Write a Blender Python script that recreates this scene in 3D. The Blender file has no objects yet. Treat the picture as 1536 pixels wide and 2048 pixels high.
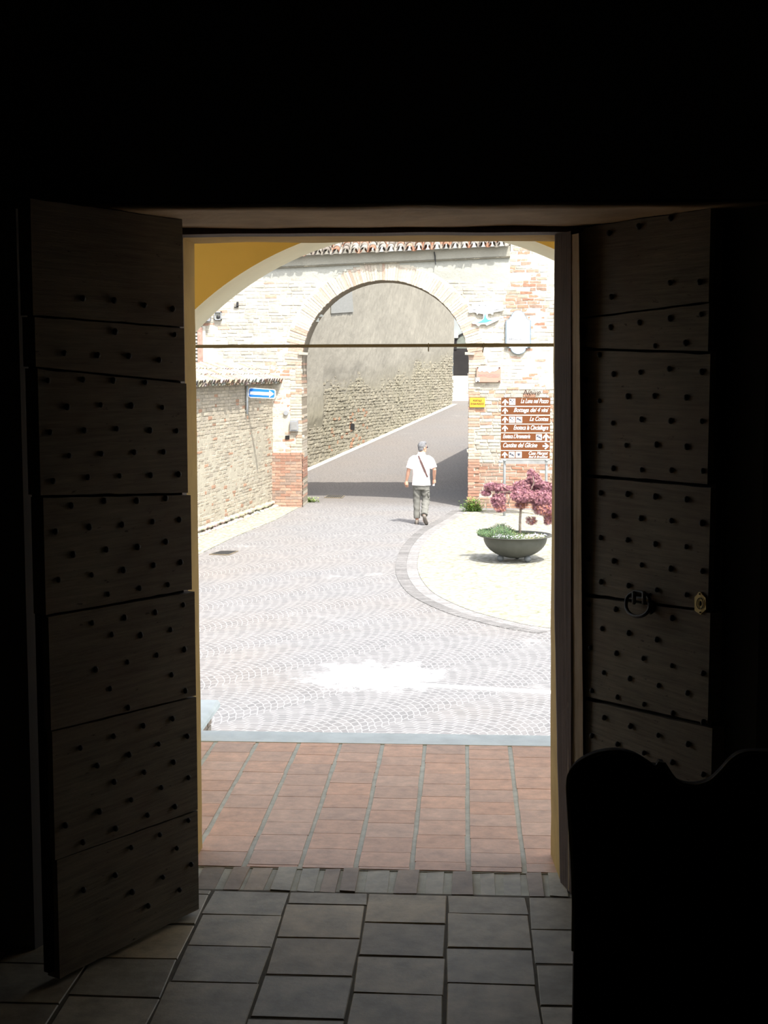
import bpy, math, random
import numpy as np
from mathutils import Vector, Matrix, noise
random.seed(7)
C = bpy.context.scene.collection
sc = bpy.context.scene
R = math.radians

# ------------------------------------------------------------------ camera
FPX = 2800.0; EYE = 1.65
YAW = math.atan(162/2800*math.cos(math.atan(283/2800))); PIT = math.atan(283/2800)
cd = bpy.data.cameras.new('camera'); cam = bpy.data.objects.new('camera', cd); C.objects.link(cam)
cam.location = (0, 0, EYE); cam.rotation_euler = (R(90)-PIT, 0, YAW)
cd.sensor_fit = 'VERTICAL'; cd.sensor_height = 36.0; cd.lens = 36.0*FPX/2048; cd.clip_end = 400
sc.camera = cam
CM = Matrix.Rotation(YAW, 3, 'Z') @ Matrix.Rotation(R(90)-PIT, 3, 'X')

def ray(px, py):
    return (CM @ Vector(((px-768)/FPX, -(py-1024)/FPX, -1.0)))
def P(px, py, Y):                       # point of the photo on the vertical plane Y
    d = ray(px, py); t = Y/d.y
    return Vector((d.x*t, Y, EYE+d.z*t))
def PZ(px, py, z):                      # point of the photo on the horizontal plane z
    d = ray(px, py); t = (z-EYE)/d.z
    return Vector((d.x*t, d.y*t, z))
ST = EYE-3.27                            # level of the square
def zg(y):
    s = max(0.0, y-36.0)
    return ST + 0.078*s*min(1.0, s/3.0) if s < 3 else ST+0.078*s
def G(px, py):                          # point of the photo on the street
    lo, hi = 8.0, 90.0
    d = ray(px, py)
    for _ in range(60):
        m = (lo+hi)/2; z = EYE+d.z*m/d.y
        if z > zg(m): lo = m
        else: hi = m
    return Vector((d.x*lo/d.y, lo, zg(lo)))

# ------------------------------------------------------------------ light
w = bpy.data.worlds.new('World'); sc.world = w; w.use_nodes = True
nt = w.node_tree; bg = nt.nodes['Background']
sky = nt.nodes.new('ShaderNodeTexSky'); sky.sky_type = 'NISHITA'; sky.sun_disc = False
sky.sun_elevation = R(57); sky.sun_rotation = R(152); sky.air_density = 1.2; sky.dust_density = 3.0
hz = nt.nodes.new('ShaderNodeMix'); hz.data_type = 'RGBA'; hz.inputs[0].default_value = .6   # hazy, near-white summer sky
bw = nt.nodes.new('ShaderNodeRGBToBW'); nt.links.new(sky.outputs[0], bw.inputs[0])
nt.links.new(sky.outputs[0], hz.inputs[6]); nt.links.new(bw.outputs[0], hz.inputs[7])
nt.links.new(hz.outputs[2], bg.inputs[0]); bg.inputs[1].default_value = 0.25
sl = bpy.data.lights.new('sun', 'SUN'); sun = bpy.data.objects.new('sun', sl); C.objects.link(sun)
sl.energy = 3.8; sl.angle = R(0.6); sl.color = (1.0, 0.965, 0.90)
SUND = Vector((-0.31, 0.57, -1.0)).normalized()
sun.rotation_euler = SUND.to_track_quat('-Z', 'Y').to_euler(); sun.location = (3, -6, 14)
sc.view_settings.view_transform = 'Standard'; sc.view_settings.look = 'None'
sc.view_settings.gamma = 1; sc.view_settings.use_curve_mapping = False
sc.view_settings.exposure = 1.25

# ------------------------------------------------------------------ materials
def newmat(name):
    m = bpy.data.materials.new(name); m.use_nodes = True
    return m, m.node_tree, m.node_tree.nodes['Principled BSDF']
def N(t, typ, **k):
    n = t.nodes.new(typ)
    for a, v in k.items(): setattr(n, a, v)
    return n
def mathn(t, op, a, b=None, c=None):
    n = N(t, 'ShaderNodeMath', operation=op)
    for i, v in enumerate((a, b, c)):
        if v is None: continue
        if isinstance(v, (int, float)): n.inputs[i].default_value = v
        else: t.links.new(v, n.inputs[i])
    return n.outputs[0]
def mixc(t, f, a, b, mode='MIX'):
    n = N(t, 'ShaderNodeMix', data_type='RGBA', blend_type=mode)
    for i, v in ((0, f), (6, a), (7, b)):
        if isinstance(v, (int, float)): n.inputs[i].default_value = v
        elif isinstance(v, tuple): n.inputs[i].default_value = (*v[:3], 1)
        else: t.links.new(v, n.inputs[i])
    return n.outputs[2]
def noisen(t, vec, scale, detail=4, rough=.55):
    n = N(t, 'ShaderNodeTexNoise'); n.inputs['Scale'].default_value = scale
    n.inputs['Detail'].default_value = detail; n.inputs['Roughness'].default_value = rough
    t.links.new(vec, n.inputs['Vector']); return n.outputs['Fac']
def ramp(t, f, lo, hi):
    n = N(t, 'ShaderNodeMapRange'); n.inputs[1].default_value = lo; n.inputs[2].default_value = hi
    t.links.new(f, n.inputs[0]); return n.outputs[0]
def bump(t, bs, h, strength, dist=.01):
    b = N(t, 'ShaderNodeBump'); b.inputs['Strength'].default_value = strength; b.inputs['Distance'].default_value = dist
    t.links.new(h, b.inputs['Height']); t.links.new(b.outputs[0], bs.inputs['Normal'])
def plain(name, col, rough=.7, metal=0.0, var=.18, scale=6.0, bs_=.25, dist=.004, spec=.3):
    m, t, bs = newmat(name); co = N(t, 'ShaderNodeTexCoord').outputs['Object']
    f = noisen(t, co, scale)
    a = tuple(c*(1-var) for c in col); b = tuple(min(1, c*(1+var)) for c in col)
    t.links.new(mixc(t, ramp(t, f, .3, .7), a, b), bs.inputs['Base Color'])
    bs.inputs['Roughness'].default_value = rough; bs.inputs['Metallic'].default_value = metal
    bs.inputs['Specular IOR Level'].default_value = spec
    if bs_: bump(t, bs, noisen(t, co, scale*6), bs_, dist)
    return m
def attrm(name, rough=.9, scale=14.0, var=.25, bs_=.5, dist=.01, spec=.15, tone=1.0):
    m, t, bs = newmat(name); co = N(t, 'ShaderNodeTexCoord').outputs['Object']
    at = N(t, 'ShaderNodeAttribute', attribute_name='Col').outputs['Color']
    f = ramp(t, noisen(t, co, scale, 6, .65), .3, .7)
    lo = mixc(t, 1.0, at, (tone*(1-var),)*3, 'MULTIPLY'); hi = mixc(t, 1.0, at, (tone*(1+var),)*3, 'MULTIPLY')
    t.links.new(mixc(t, f, lo, hi), bs.inputs['Base Color'])
    bs.inputs['Roughness'].default_value = rough; bs.inputs['Specular IOR Level'].default_value = spec
    bump(t, bs, noisen(t, co, scale*3, 6, .7), bs_, dist)
    return m
def woodm(name, c1, c2, axis='X', rough=.75, bs_=.5):
    m, t, bs = newmat(name); co = N(t, 'ShaderNodeTexCoord').outputs['Object']
    mp = N(t, 'ShaderNodeMapping'); t.links.new(co, mp.inputs[0])
    mp.inputs['Scale'].default_value = (3, 3, 60) if axis == 'X' else (50, 50, 2)
    f = noisen(t, mp.outputs[0], 1.5, 8, .7); g = noisen(t, co, 3.0, 4)
    t.links.new(mixc(t, ramp(t, mathn(t, 'ADD', mathn(t, 'MULTIPLY', f, .6), mathn(t, 'MULTIPLY', g, .4)), .35, .65), c1, c2), bs.inputs['Base Color'])
    bs.inputs['Roughness'].default_value = rough; bs.inputs['Specular IOR Level'].default_value = .2
    bump(t, bs, f, bs_, .004); return m

def cobble_material():
    m, t, bs = newmat('arc_laid_cobbles'); co = N(t, 'ShaderNodeTexCoord').outputs['Object']
    wob = N(t, 'ShaderNodeTexNoise'); wob.inputs['Scale'].default_value = 9.0; t.links.new(co, wob.inputs['Vector'])
    sp = N(t, 'ShaderNodeSeparateXYZ'); t.links.new(co, sp.inputs[0])
    sw = N(t, 'ShaderNodeSeparateXYZ'); t.links.new(wob.outputs['Color'], sw.inputs[0])
    x = mathn(t, 'ADD', sp.outputs[0], mathn(t, 'MULTIPLY', sw.outputs[0], .05))
    y = mathn(t, 'ADD', sp.outputs[1], mathn(t, 'MULTIPLY', sw.outputs[1], .05))
    u = mathn(t, 'ADD', mathn(t, 'MULTIPLY', x, .62), mathn(t, 'MULTIPLY', y, .785))
    v = mathn(t, 'ADD', mathn(t, 'MULTIPLY', x, -.785), mathn(t, 'MULTIPLY', y, .62))
    W = 1.2
    f = mathn(t, 'FRACT', mathn(t, 'DIVIDE', v, W))
    g = mathn(t, 'SUBTRACT', mathn(t, 'MULTIPLY', f, 2.0), 1.0)
    c = mathn(t, 'MULTIPLY', mathn(t, 'SUBTRACT', 1.0, mathn(t, 'MULTIPLY', g, g)), .36)
    q = mathn(t, 'SUBTRACT', u, c)
    cb = N(t, 'ShaderNodeCombineXYZ'); t.links.new(v, cb.inputs[0]); t.links.new(q, cb.inputs[1])
    br = N(t, 'ShaderNodeTexBrick'); t.links.new(cb.outputs[0], br.inputs['Vector'])
    br.inputs['Scale'].default_value = 1.0; br.inputs['Brick Width'].default_value = .105
    br.inputs['Row Height'].default_value = .092; br.inputs['Mortar Size'].default_value = .0075
    br.inputs['Mortar Smooth'].default_value = .25
    br.inputs['Color1'].default_value = (.115, .112, .110, 1); br.inputs['Color2'].default_value = (.155, .150, .146, 1)
    br.inputs['Mortar'].default_value = (.245, .24, .23, 1)
    big = ramp(t, noisen(t, co, .35, 3), .4, .65)
    warm = mixc(t, big, (1.0, 1.0, 1.02), (1.06, 1.0, .96)); col = mixc(t, 1.0, br.outputs['Color'], warm, 'MULTIPLY')
    col = mixc(t, mathn(t, 'MULTIPLY', ramp(t, noisen(t, co, .9, 6, .7), .60, .74), .5), col, (.36, .35, .33))
    # white grout spills, where the joints were filled
    vm = N(t, 'ShaderNodeVectorMath', operation='DISTANCE'); t.links.new(co, vm.inputs[0])
    s = PZ(752, 1352, ST); vm.inputs[1].default_value = tuple(s)
    k = mathn(t, 'SUBTRACT', mathn(t, 'ADD', mathn(t, 'DIVIDE', vm.outputs['Value'], 1.0), mathn(t, 'MULTIPLY', noisen(t, co, 3.0, 6, .7), 2.0)), 1.0)
    col = mixc(t, mathn(t, 'SUBTRACT', 1.0, ramp(t, k, .35, .75)), col, (.60, .59, .57))
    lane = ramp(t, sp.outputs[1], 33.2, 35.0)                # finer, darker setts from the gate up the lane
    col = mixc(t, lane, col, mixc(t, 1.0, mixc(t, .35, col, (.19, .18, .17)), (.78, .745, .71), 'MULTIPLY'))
    t.links.new(col, bs.inputs['Base Color']); bs.inputs['Roughness'].default_value = .75
    bump(t, bs, mathn(t, 'ADD', mathn(t, 'MULTIPLY', br.outputs['Fac'], -1.0), mathn(t, 'MULTIPLY', noisen(t, co, 40), .3)), .5, .012)
    return m
def pebble_material():
    m, t, bs = newmat('pale_pebble_paving'); co = N(t, 'ShaderNodeTexCoord').outputs['Object']
    vo = N(t, 'ShaderNodeTexVoronoi'); vo.inputs['Scale'].default_value = 11; t.links.new(co, vo.inputs['Vector'])
    base = mixc(t, ramp(t, vo.outputs['Distance'], .25, .62), (.31, .30, .262), (.21, .20, .16))
    moss = mathn(t, 'MULTIPLY', ramp(t, noisen(t, co, 5.5, 5, .75), .53, .64), ramp(t, vo.outputs['Distance'], .25, .55))
    col = mixc(t, moss, base, (.155, .16, .085))
    t.links.new(col, bs.inputs['Base Color']); bs.inputs['Roughness'].default_value = .9
    bump(t, bs, mathn(t, 'MULTIPLY', vo.outputs['Distance'], -1.0), .8, .03)
    return m

def door_wood():
    m = woodm('old_brown_planks', (.105, .090, .066), (.26, .225, .165)); t = m.node_tree; bs = t.nodes['Principled BSDF']
    co = N(t, 'ShaderNodeTexCoord').outputs['Object']; src = bs.inputs['Base Color'].links[0].from_socket
    mp = N(t, 'ShaderNodeMapping'); t.links.new(co, mp.inputs[0]); mp.inputs['Scale'].default_value = (9, 9, 30)
    wear = ramp(t, noisen(t, mp.outputs[0], 2.2, 5, .7), .64, .70)        # worm holes, knots and short cracks
    pat = ramp(t, noisen(t, co, 3.2, 3, .6), .42, .62)
    c = mixc(t, mathn(t, 'MULTIPLY', wear, .85), src, (.02, .016, .012)); c = mixc(t, mathn(t, 'MULTIPLY', pat, .35), c, (.17, .115, .085))
    t.links.new(c, bs.inputs['Base Color']); return m
MT = dict(
    fan=plain('grey_green_fanlight', (.12, .13, .11), .6),
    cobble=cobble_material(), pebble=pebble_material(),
    brick=attrm('weathered_brick', .92, 16, .22, .6, .01, tone=.52), mortar=attrm('lime_mortar', .95, 5, .05, .7, .015, tone=.55),
    tile=attrm('fired_clay_tile', .55, 16, .20, .3, .003, .4, tone=1.0), roof=attrm('lichened_roof_tile', .9, 18, .40, .6, .008, tone=.42),
    flag=attrm('worn_floor_tile', .6, 9, .36, .35, .003, .35, tone=.86),
    joint=plain('sandy_floor_joint', (.56, .56, .48), .95, var=.15, scale=20), djoint=plain('dirty_floor_joint', (.13, .115, .085), .95, var=.2, scale=20),
    ochre=plain('ochre_plaster', (.86, .58, .16), .9, var=.06, scale=3, bs_=.15), cream=plain('cream_plaster', (.80, .74, .54), .9, var=.05, scale=4, bs_=.15),
    reveal=plain('yellow_limewash', (.46, .31, .10), .9, var=.12, scale=7, bs_=.4),
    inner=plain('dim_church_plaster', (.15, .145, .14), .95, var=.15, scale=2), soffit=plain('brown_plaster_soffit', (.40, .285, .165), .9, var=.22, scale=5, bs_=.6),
    facade=plain('facade_plaster', (.78, .64, .34), .9, var=.06), stone=plain('grey_green_stone_slab', (.66, .70, .67), .7, var=.12, scale=8),
    doorwood=door_wood(), post=woodm('red_brown_frame_wood', (.06, .042, .033), (.13, .09, .07), 'Z'),
    strip=woodm('lit_bead_wood', (.38, .27, .16), (.62, .49, .34), 'Z'), black=plain('gap_shadow_board', (.012, .011, .010), .95),  # strip: light caught by the frame bead, put into a paler wood colour
    iron=plain('forged_black_iron', (.035, .035, .036), .55, .6, spec=.5), studm=plain('rusty_stud_iron', (.03, .027, .024), .6, .5), brass=plain('dull_brass', (.45, .36, .16), .42, .7, var=.15),
    rod=plain('painted_iron_rod', (.24, .20, .13), .7, .2), pew=woodm('near_black_pew_wood', (.016, .012, .009), (.026, .019, .013), 'Z', .9, .15), pewedge=plain('lit_pew_edge', (.24, .21, .11), .7),  # pewedge: lit rim of the pew back, painted as a lighter colour
    plaster=plain('grey_lime_plaster', (.32, .31, .28), .93, var=.1, scale=3, bs_=.5), galv=plain('galvanised_steel', (.38, .41, .43), .45, .35, var=.06), steel=plain('grey_steel_plate', (.25, .25, .245), .5, .3),
    signb=plain('brown_sign_enamel', (.115, .036, .009), .45, var=.05, bs_=0), white=plain('white_sign_enamel', (.72, .72, .71), .5, var=.02, bs_=0), blue=plain('blue_sign_enamel', (.015, .14, .50), .4, var=.04, bs_=0),
    ink=plain('black_print', (.05, .05, .07), .6, bs_=0), yellow=plain('yellow_sign_enamel', (.50, .29, .03), .5, var=.04, bs_=0), pink=plain('pink_stone_plaque', (.37, .21, .16), .6, var=.05), pinktext=plain('rose_lettering', (.48, .22, .20), .6, bs_=0),
    teal=plain('turquoise_enamel', (.08,.34,.40), .5, bs_=0), edgeblue=plain('slate_blue_border', (.15, .20, .24), .6, bs_=0), greyt=plain('grey_lettering', (.16, .17, .18), .6, bs_=0), script=plain('dark_painted_script', (.04, .018, .014), .8, bs_=0),
    bowl=plain('grey_green_cast_iron', (.085, .088, .077), .5, .35, var=.15, scale=5), ball=plain('blue_grey_ball_feet', (.14, .15, .155), .55, .2), soil=plain('potting_soil', (.06, .045, .03), .95),
    maple=attrm('purple_maple_leaf', .6, 30, .2, .1, .002, .3, tone=.95), herb=attrm('rosemary_green_leaf', .6, 30, .25, .1, .002, .3, tone=.7), petal=plain('white_lilac_petal', (.78, .76, .84), .6, bs_=0), bark=plain('grey_maple_bark', (.22, .18, .14), .85, var=.3, scale=25),
    skin=plain('tanned_skin', (.46, .255, .18), .55, var=.06, scale=9, bs_=.05), shirt=plain('white_pink_cotton', (.90, .83, .82), .85, var=.02, scale=20, bs_=.12), trouser=plain('stone_grey_cotton', (.135, .132, .118), .9, var=.08, scale=9, bs_=.3, dist=.006),
    hair=plain('short_grey_hair', (.15, .15, .155), .8, var=.45, scale=60, bs_=.8, dist=.006), leather=plain('dark_brown_strap', (.09, .05, .045), .6), sole=plain('dark_shoe_rubber', (.075, .065, .06), .7), shoe=plain('grey_brown_suede', (.16, .14, .12), .85),
    shutter=plain('grey_shutter_paint', (.33, .33, .29), .8), shutwood=plain('faded_red_wood', (.30, .19, .15), .85, var=.3, scale=12), creamp=plain('cream_window_edge', (.45, .43, .37), .85),
    gate=woodm('black_brown_gate_boards', (.010, .009, .009), (.022, .019, .018), 'X', .6, .2), farw=plain('pale_grey_render', (.25, .265, .26), .93, var=.08, scale=1.5), ramp=plain('pale_concrete', (.34, .33, .285), .95, var=.1, scale=2),
    grate=plain('rusty_drain_iron', (.17, .14, .10), .8, .3, var=.25), lead=plain('grey_metal_sheet', (.26, .27, .285), .6, .3),
)

# ------------------------------------------------------------------ mesh helpers
class MB:
    def __init__(s): s.v = []; s.f = []; s.c = []
    def add(s, vs, fs, col=None):
        o = len(s.v); s.v += [tuple(v) for v in vs]
        for f in fs: s.f.append(tuple(i+o for i in f)); s.c.append(col or (1, 1, 1))
        return s
    def box(s, a, b, col=None):
        x0, y0, z0 = a; x1, y1, z1 = b
        return s.add([(x0,y0,z0),(x1,y0,z0),(x1,y1,z0),(x0,y1,z0),(x0,y0,z1),(x1,y0,z1),(x1,y1,z1),(x0,y1,z1)],
                     [(0,3,2,1),(4,5,6,7),(0,1,5,4),(1,2,6,5),(2,3,7,6),(3,0,4,7)], col)
    def obox(s, o, ax, ay, az, col=None):          # oriented box: origin and three edge vectors
        o, ax, ay, az = map(Vector, (o, ax, ay, az))
        vs = [o, o+ax, o+ax+ay, o+ay, o+az, o+ax+az, o+ax+ay+az, o+ay+az]
        return s.add(vs, [(0,3,2,1),(4,5,6,7),(0,1,5,4),(1,2,6,5),(2,3,7,6),(3,0,4,7)], col)
    def prism(s, pts, off, col=None):              # closed outline swept along a vector
        n = len(pts); off = Vector(off); pts = [Vector(p) for p in pts]
        vs = pts+[p+off for p in pts]
        fs = [tuple(range(n))[::-1], tuple(range(n, 2*n))]+[(i, (i+1) % n, (i+1) % n+n, i+n) for i in range(n)]
        return s.add(vs, fs, col)
    def tube(s, path, rad, seg=10, col=None, flat=1.0):
        path = [Vector(p) for p in path]; n = len(path)
        rad = rad if isinstance(rad, (list, tuple)) else [rad]*n
        vs = []
        for i, p in enumerate(path):
            t = (path[min(i+1, n-1)]-path[max(i-1, 0)]).normalized()
            a = t.orthogonal().normalized() if i == 0 else (a-t*a.dot(t)).normalized()
            b = t.cross(a)
            for k in range(seg):
                th = 2*math.pi*k/seg; vs.append(p+a*math.cos(th)*rad[i]+b*math.sin(th)*rad[i]*flat)
        fs = [(i*seg+k, i*seg+(k+1) % seg, (i+1)*seg+(k+1) % seg, (i+1)*seg+k) for i in range(n-1) for k in range(seg)]
        fs += [tuple(range(seg))[::-1], tuple((n-1)*seg+k for k in range(seg))]
        return s.add(vs, fs, col)
    def lathe(s, prof, c, seg=40, col=None):
        vs = []; n = len(prof)
        for r, z in prof:
            for k in range(seg):
                th = 2*math.pi*k/seg; vs.append((c[0]+r*math.cos(th), c[1]+r*math.sin(th), c[2]+z))
        fs = [(i*seg+k, i*seg+(k+1) % seg, (i+1)*seg+(k+1) % seg, (i+1)*seg+k) for i in range(n-1) for k in range(seg)]
        return s.add(vs, fs, col)
    def ball(s, c, r, seg=14, rings=9, rot=None, col=None):
        r = r if isinstance(r, (tuple, list)) else (r, r, r); vs = []; c = Vector(c)
        for i in range(rings+1):
            ph = math.pi*i/rings
            for k in range(seg):
                th = 2*math.pi*k/seg
                p = Vector((r[0]*math.sin(ph)*math.cos(th), r[1]*math.sin(ph)*math.sin(th), -r[2]*math.cos(ph)))
                if rot: p = rot @ p
                vs.append(c+p)
        fs = [(i*seg+k, i*seg+(k+1) % seg, (i+1)*seg+(k+1) % seg, (i+1)*seg+k) for i in range(rings) for k in range(seg)]
        return s.add(vs, fs, col)
    def loft(s, secs, seg=20, col=None):           # sections: (x, y, z, rx, ry) horizontal ellipses
        vs = []; n = len(secs)
        for x, y, z, rx, ry in secs:
            for k in range(seg):
                th = 2*math.pi*k/seg; vs.append((x+rx*math.cos(th), y+ry*math.sin(th), z))
        fs = [(i*seg+k, i*seg+(k+1) % seg, (i+1)*seg+(k+1) % seg, (i+1)*seg+k) for i in range(n-1) for k in range(seg)]
        fs += [tuple(range(seg))[::-1], tuple((n-1)*seg+k for k in range(seg))]
        return s.add(vs, fs, col)
    def build(s, name, mat, parent=None, smooth=False, mod=None):
        me = bpy.data.meshes.new(name); me.from_pydata(s.v, [], s.f)
        at = me.color_attributes.new('Col', 'FLOAT_COLOR', 'CORNER')
        tot = np.array([len(f) for f in s.f]); cols = np.ones((len(s.f), 4)); cols[:, :3] = np.array(s.c)
        at.data.foreach_set('color', np.repeat(cols, tot, axis=0).ravel())
        me.materials.append(MT[mat]); me.polygons.foreach_set('use_smooth', [smooth]*len(s.f)); me.update()
        o = bpy.data.objects.new(name, me); C.objects.link(o)
        if parent is not None:
            o.parent = parent
            if parent.type == 'EMPTY': o.matrix_parent_inverse = Matrix.Translation(parent.location).inverted()
        return o
def thing(name, label, cat, loc, group=None, kind=None):
    o = bpy.data.objects.new(name, None); C.objects.link(o); o.location = loc; o.empty_display_size = .1
    o['label'] = label; o['category'] = cat
    if group: o['group'] = group
    if kind: o['kind'] = kind
    return o
def tag(o, label, cat, group=None, kind=None):
    o['label'] = label; o['category'] = cat
    if group: o['group'] = group
    if kind: o['kind'] = kind
    return o
def struct(o, label=None, cat=None):
    o['kind'] = 'structure'
    if label: o['label'] = label
    if cat: o['category'] = cat
    return o
def text(name, s, size, mat, parent, pos, width=None, shear=0, off=0, align='LEFT', ext=.002, rotx=90):
    cu = bpy.data.curves.new(name, 'FONT'); cu.body = s; cu.size = size; cu.shear = shear; cu.offset = off; cu.extrude = ext; cu.align_x = align
    o = bpy.data.objects.new(name, cu); C.objects.link(o); bpy.context.view_layer.update()
    me = bpy.data.meshes.new_from_object(o.evaluated_get(bpy.context.evaluated_depsgraph_get()))
    bpy.data.objects.remove(o); bpy.data.curves.remove(cu)
    xs = [v.co.x for v in me.vertices]; cw = max(xs)-min(xs); k = width/cw if width else 1
    x0 = {'LEFT': min(xs), 'RIGHT': max(xs), 'CENTER': (min(xs)+max(xs))/2}[align]
    for v in me.vertices: v.co = Vector(((v.co.x-x0)*k, -v.co.z, v.co.y))+Vector(pos)
    me.materials.clear(); me.materials.append(MT[mat])
    o = bpy.data.objects.new(name, me); C.objects.link(o)
    if parent is not None:
        o.parent = parent
        if parent.type == 'EMPTY': o.matrix_parent_inverse = Matrix.Translation(parent.location).inverted()
    return o
def fuse(o, voxel, smooth=6, disp=None):           # merge overlapping solids into one continuous surface
    m = o.modifiers.new('r', 'REMESH'); m.mode = 'VOXEL'; m.voxel_size = voxel; m.use_smooth_shade = True
    m = o.modifiers.new('s', 'SMOOTH'); m.iterations = smooth; m.factor = .5
    bpy.context.view_layer.update()
    me = bpy.data.meshes.new_from_object(o.evaluated_get(bpy.context.evaluated_depsgraph_get()))
    o.modifiers.clear(); old = o.data; mats = [x for x in old.materials]; o.data = me
    me.materials.clear()
    for x in mats: me.materials.append(x)
    if disp:
        for v in me.vertices: v.co += disp(v.co, v.normal)
    me.update(); return o
def nz(x, y, z=0.0): return noise.noise(Vector((x, y, z)))
def mix(a, b, t): return tuple(a[i]*(1-t)+b[i]*t for i in range(3))

def masonry(name, org, ud, W, H, bw, bh, colf, skip=lambda u, z: False, prot=.012, rnd=.008, cover=lambda u, z: 0.0, grid=.06, mcol=(.55, .50, .40), rough=.006, z0f=None, label=None):
    """wall of single laid bricks or stones with lime mortar between and smeared over them"""
    org = Vector(org); ud = Vector(ud).normalized(); nn = Vector((ud.y, -ud.x, 0))
    wall = MB(); mort = MB()
    z = 0.0; row = 0
    while z < H:
        h = bh*random.uniform(.85, 1.15); u = -random.uniform(0, bw)
        while u < W:
            b = bw*random.choice((.5, .9, 1, 1, 1.08)); uc, zc = u+b/2, z+h/2
            if 0 < uc < W and not skip(uc, zc) and random.random() > .012:
                j = bh*(.09 if bh < .1 else .17); g = bh*.10
                p = prot+random.uniform(-rnd, rnd); q = [(u+g, z+g), (u+b-g, z+g), (u+b-g, z+h-g*.7), (u+g, z+h-g*.7)]
                q = [(a+random.uniform(-j, j), c+random.uniform(-j, j)+.012*nz(a*.7, c*3, 4)) for a, c in q]
                ins = bh*.10; ctr = (sum(a for a, c in q)/4, sum(c for a, c in q)/4)
                out = [org+ud*a+Vector((0, 0, c))-nn*.03 for a, c in q]
                front = []
                for a, c in q:
                    du = ins if a < ctr[0] else -ins; dz = ins if c < ctr[1] else -ins
                    front.append(org+ud*(a+du)+Vector((0, 0, c+dz))+nn*(p+random.uniform(-rnd, rnd)*.35))
                mid = [org+ud*a+Vector((0, 0, c))+nn*(p*.55) for a, c in q]
                wall.add(out+mid+front, [(8, 9, 10, 11), (4, 5, 9, 8), (5, 6, 10, 9), (6, 7, 11, 10), (7, 4, 8, 11), (0, 1, 5, 4), (1, 2, 6, 5), (2, 3, 7, 6), (3, 0, 4, 7)], colf(uc, zc))
            u += b
        z += h; row += 1
    nu = int(W/grid); nzz = int(H/grid); idx = {}
    def vid(i, k):
        if (i, k) not in idx:
            u, zz = i*grid, k*grid; d = rough*(nz(u*9, zz*9, 1)+.6*nz(u*23, zz*23, 2))+cover(u, zz)
            idx[(i, k)] = len(mort.v); mort.v.append(tuple(org+ud*u+Vector((0, 0, zz))+nn*d))
        return idx[(i, k)]
    for i in range(nu):
        for k in range(nzz):
            u, zz = (i+.5)*grid, (k+.5)*grid
            if skip(u, zz): continue
            mort.f.append((vid(i, k), vid(i+1, k), vid(i+1, k+1), vid(i, k+1)))
            q = .94+.12*(nz(u*.5, zz*.8, 3)+.5*nz(u*1.5, zz*3, 5)); c = mcol(u, zz) if callable(mcol) else mcol
            mort.c.append(tuple(min(1, x*q) for x in c))
    m = mort.build(name, 'mortar', None, True); b = wall.build('brickwork' if bw < .3 and bh < .09 else 'stonework', 'brick', m)
    struct(m, label); return m

def coppi(name, o, ud, W, depth, slope, p=.215, par=None, cf=None, up=None):
    """courses of barrel tiles: concave pans with convex covers over them"""
    mb = MB(); o = Vector(o); ud = Vector(ud).normalized(); back = Vector((-ud.y, ud.x, 0))
    sd = (back*math.cos(slope)+Vector((0, 0, math.sin(slope)))).normalized(); nr = ud.cross(sd).normalized()
    L = .40; nc = max(1, int(depth/.30)); n = int(W/p)
    for i in range(n+1):
        for kind in (0, 1):
            for j in range(nc):
                r0, r1 = (.088, .072); c = cf(); th = .016
                base = o+ud*((i+.5*kind)*p+random.uniform(-.012, .012))+sd*(j*.30-(.02 if kind else .05)+random.uniform(-.03, .03))+nr*((.075 if kind == 0 else .085)+j*.004+.012*nz(i*.4, j, 7))
                vs = []; sgn = 1 if kind == 0 else -1; S = 7
                tilt = random.uniform(-.03, .03)
                for e, (ll, rr) in enumerate(((0, r0), (L, r1))):
                    for rad in (rr, rr-th):
                        for k in range(S+1):
                            a = math.pi*k/S
                            vs.append(base+sd*ll+ud*(math.cos(a)*rad+tilt*ll)+nr*(sgn*math.sin(a)*rad - (0 if sgn > 0 else -.01)))
                q = S+1; fs = []
                for k in range(S):
                    fs += [(k, k+1, 2*q+k+1, 2*q+k), (q+k, 3*q+k, 3*q+k+1, q+k+1), (k, q+k, q+k+1, k+1), (2*q+k, 2*q+k+1, 3*q+k+1, 3*q+k)]
                mb.add(vs, fs, c)
    return mb.build(name, 'roof', par)
def roofcol():
    c = random.choice([(.50, .45, .38), (.58, .53, .46), (.42, .36, .30), (.52, .27, .17), (.60, .36, .25), (.56, .50, .42)])
    k = random.uniform(.8, 1.15); return tuple(x*k for x in c)

# ================================================================== THE SETTING
YI, YF, YH, YO = 3.80, 4.36, 4.44, 4.68      # inner face, hinge plane, rebate, outer face of the church wall
DL = P(393, 1000, YO).x; DR = P(1106, 1000, YO).x   # plaster reveal
HT = P(768, 470, YH).z                        # top of the reveal
HF = P(768, 447, YF).z                        # soffit of the inner embrasure
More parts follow.
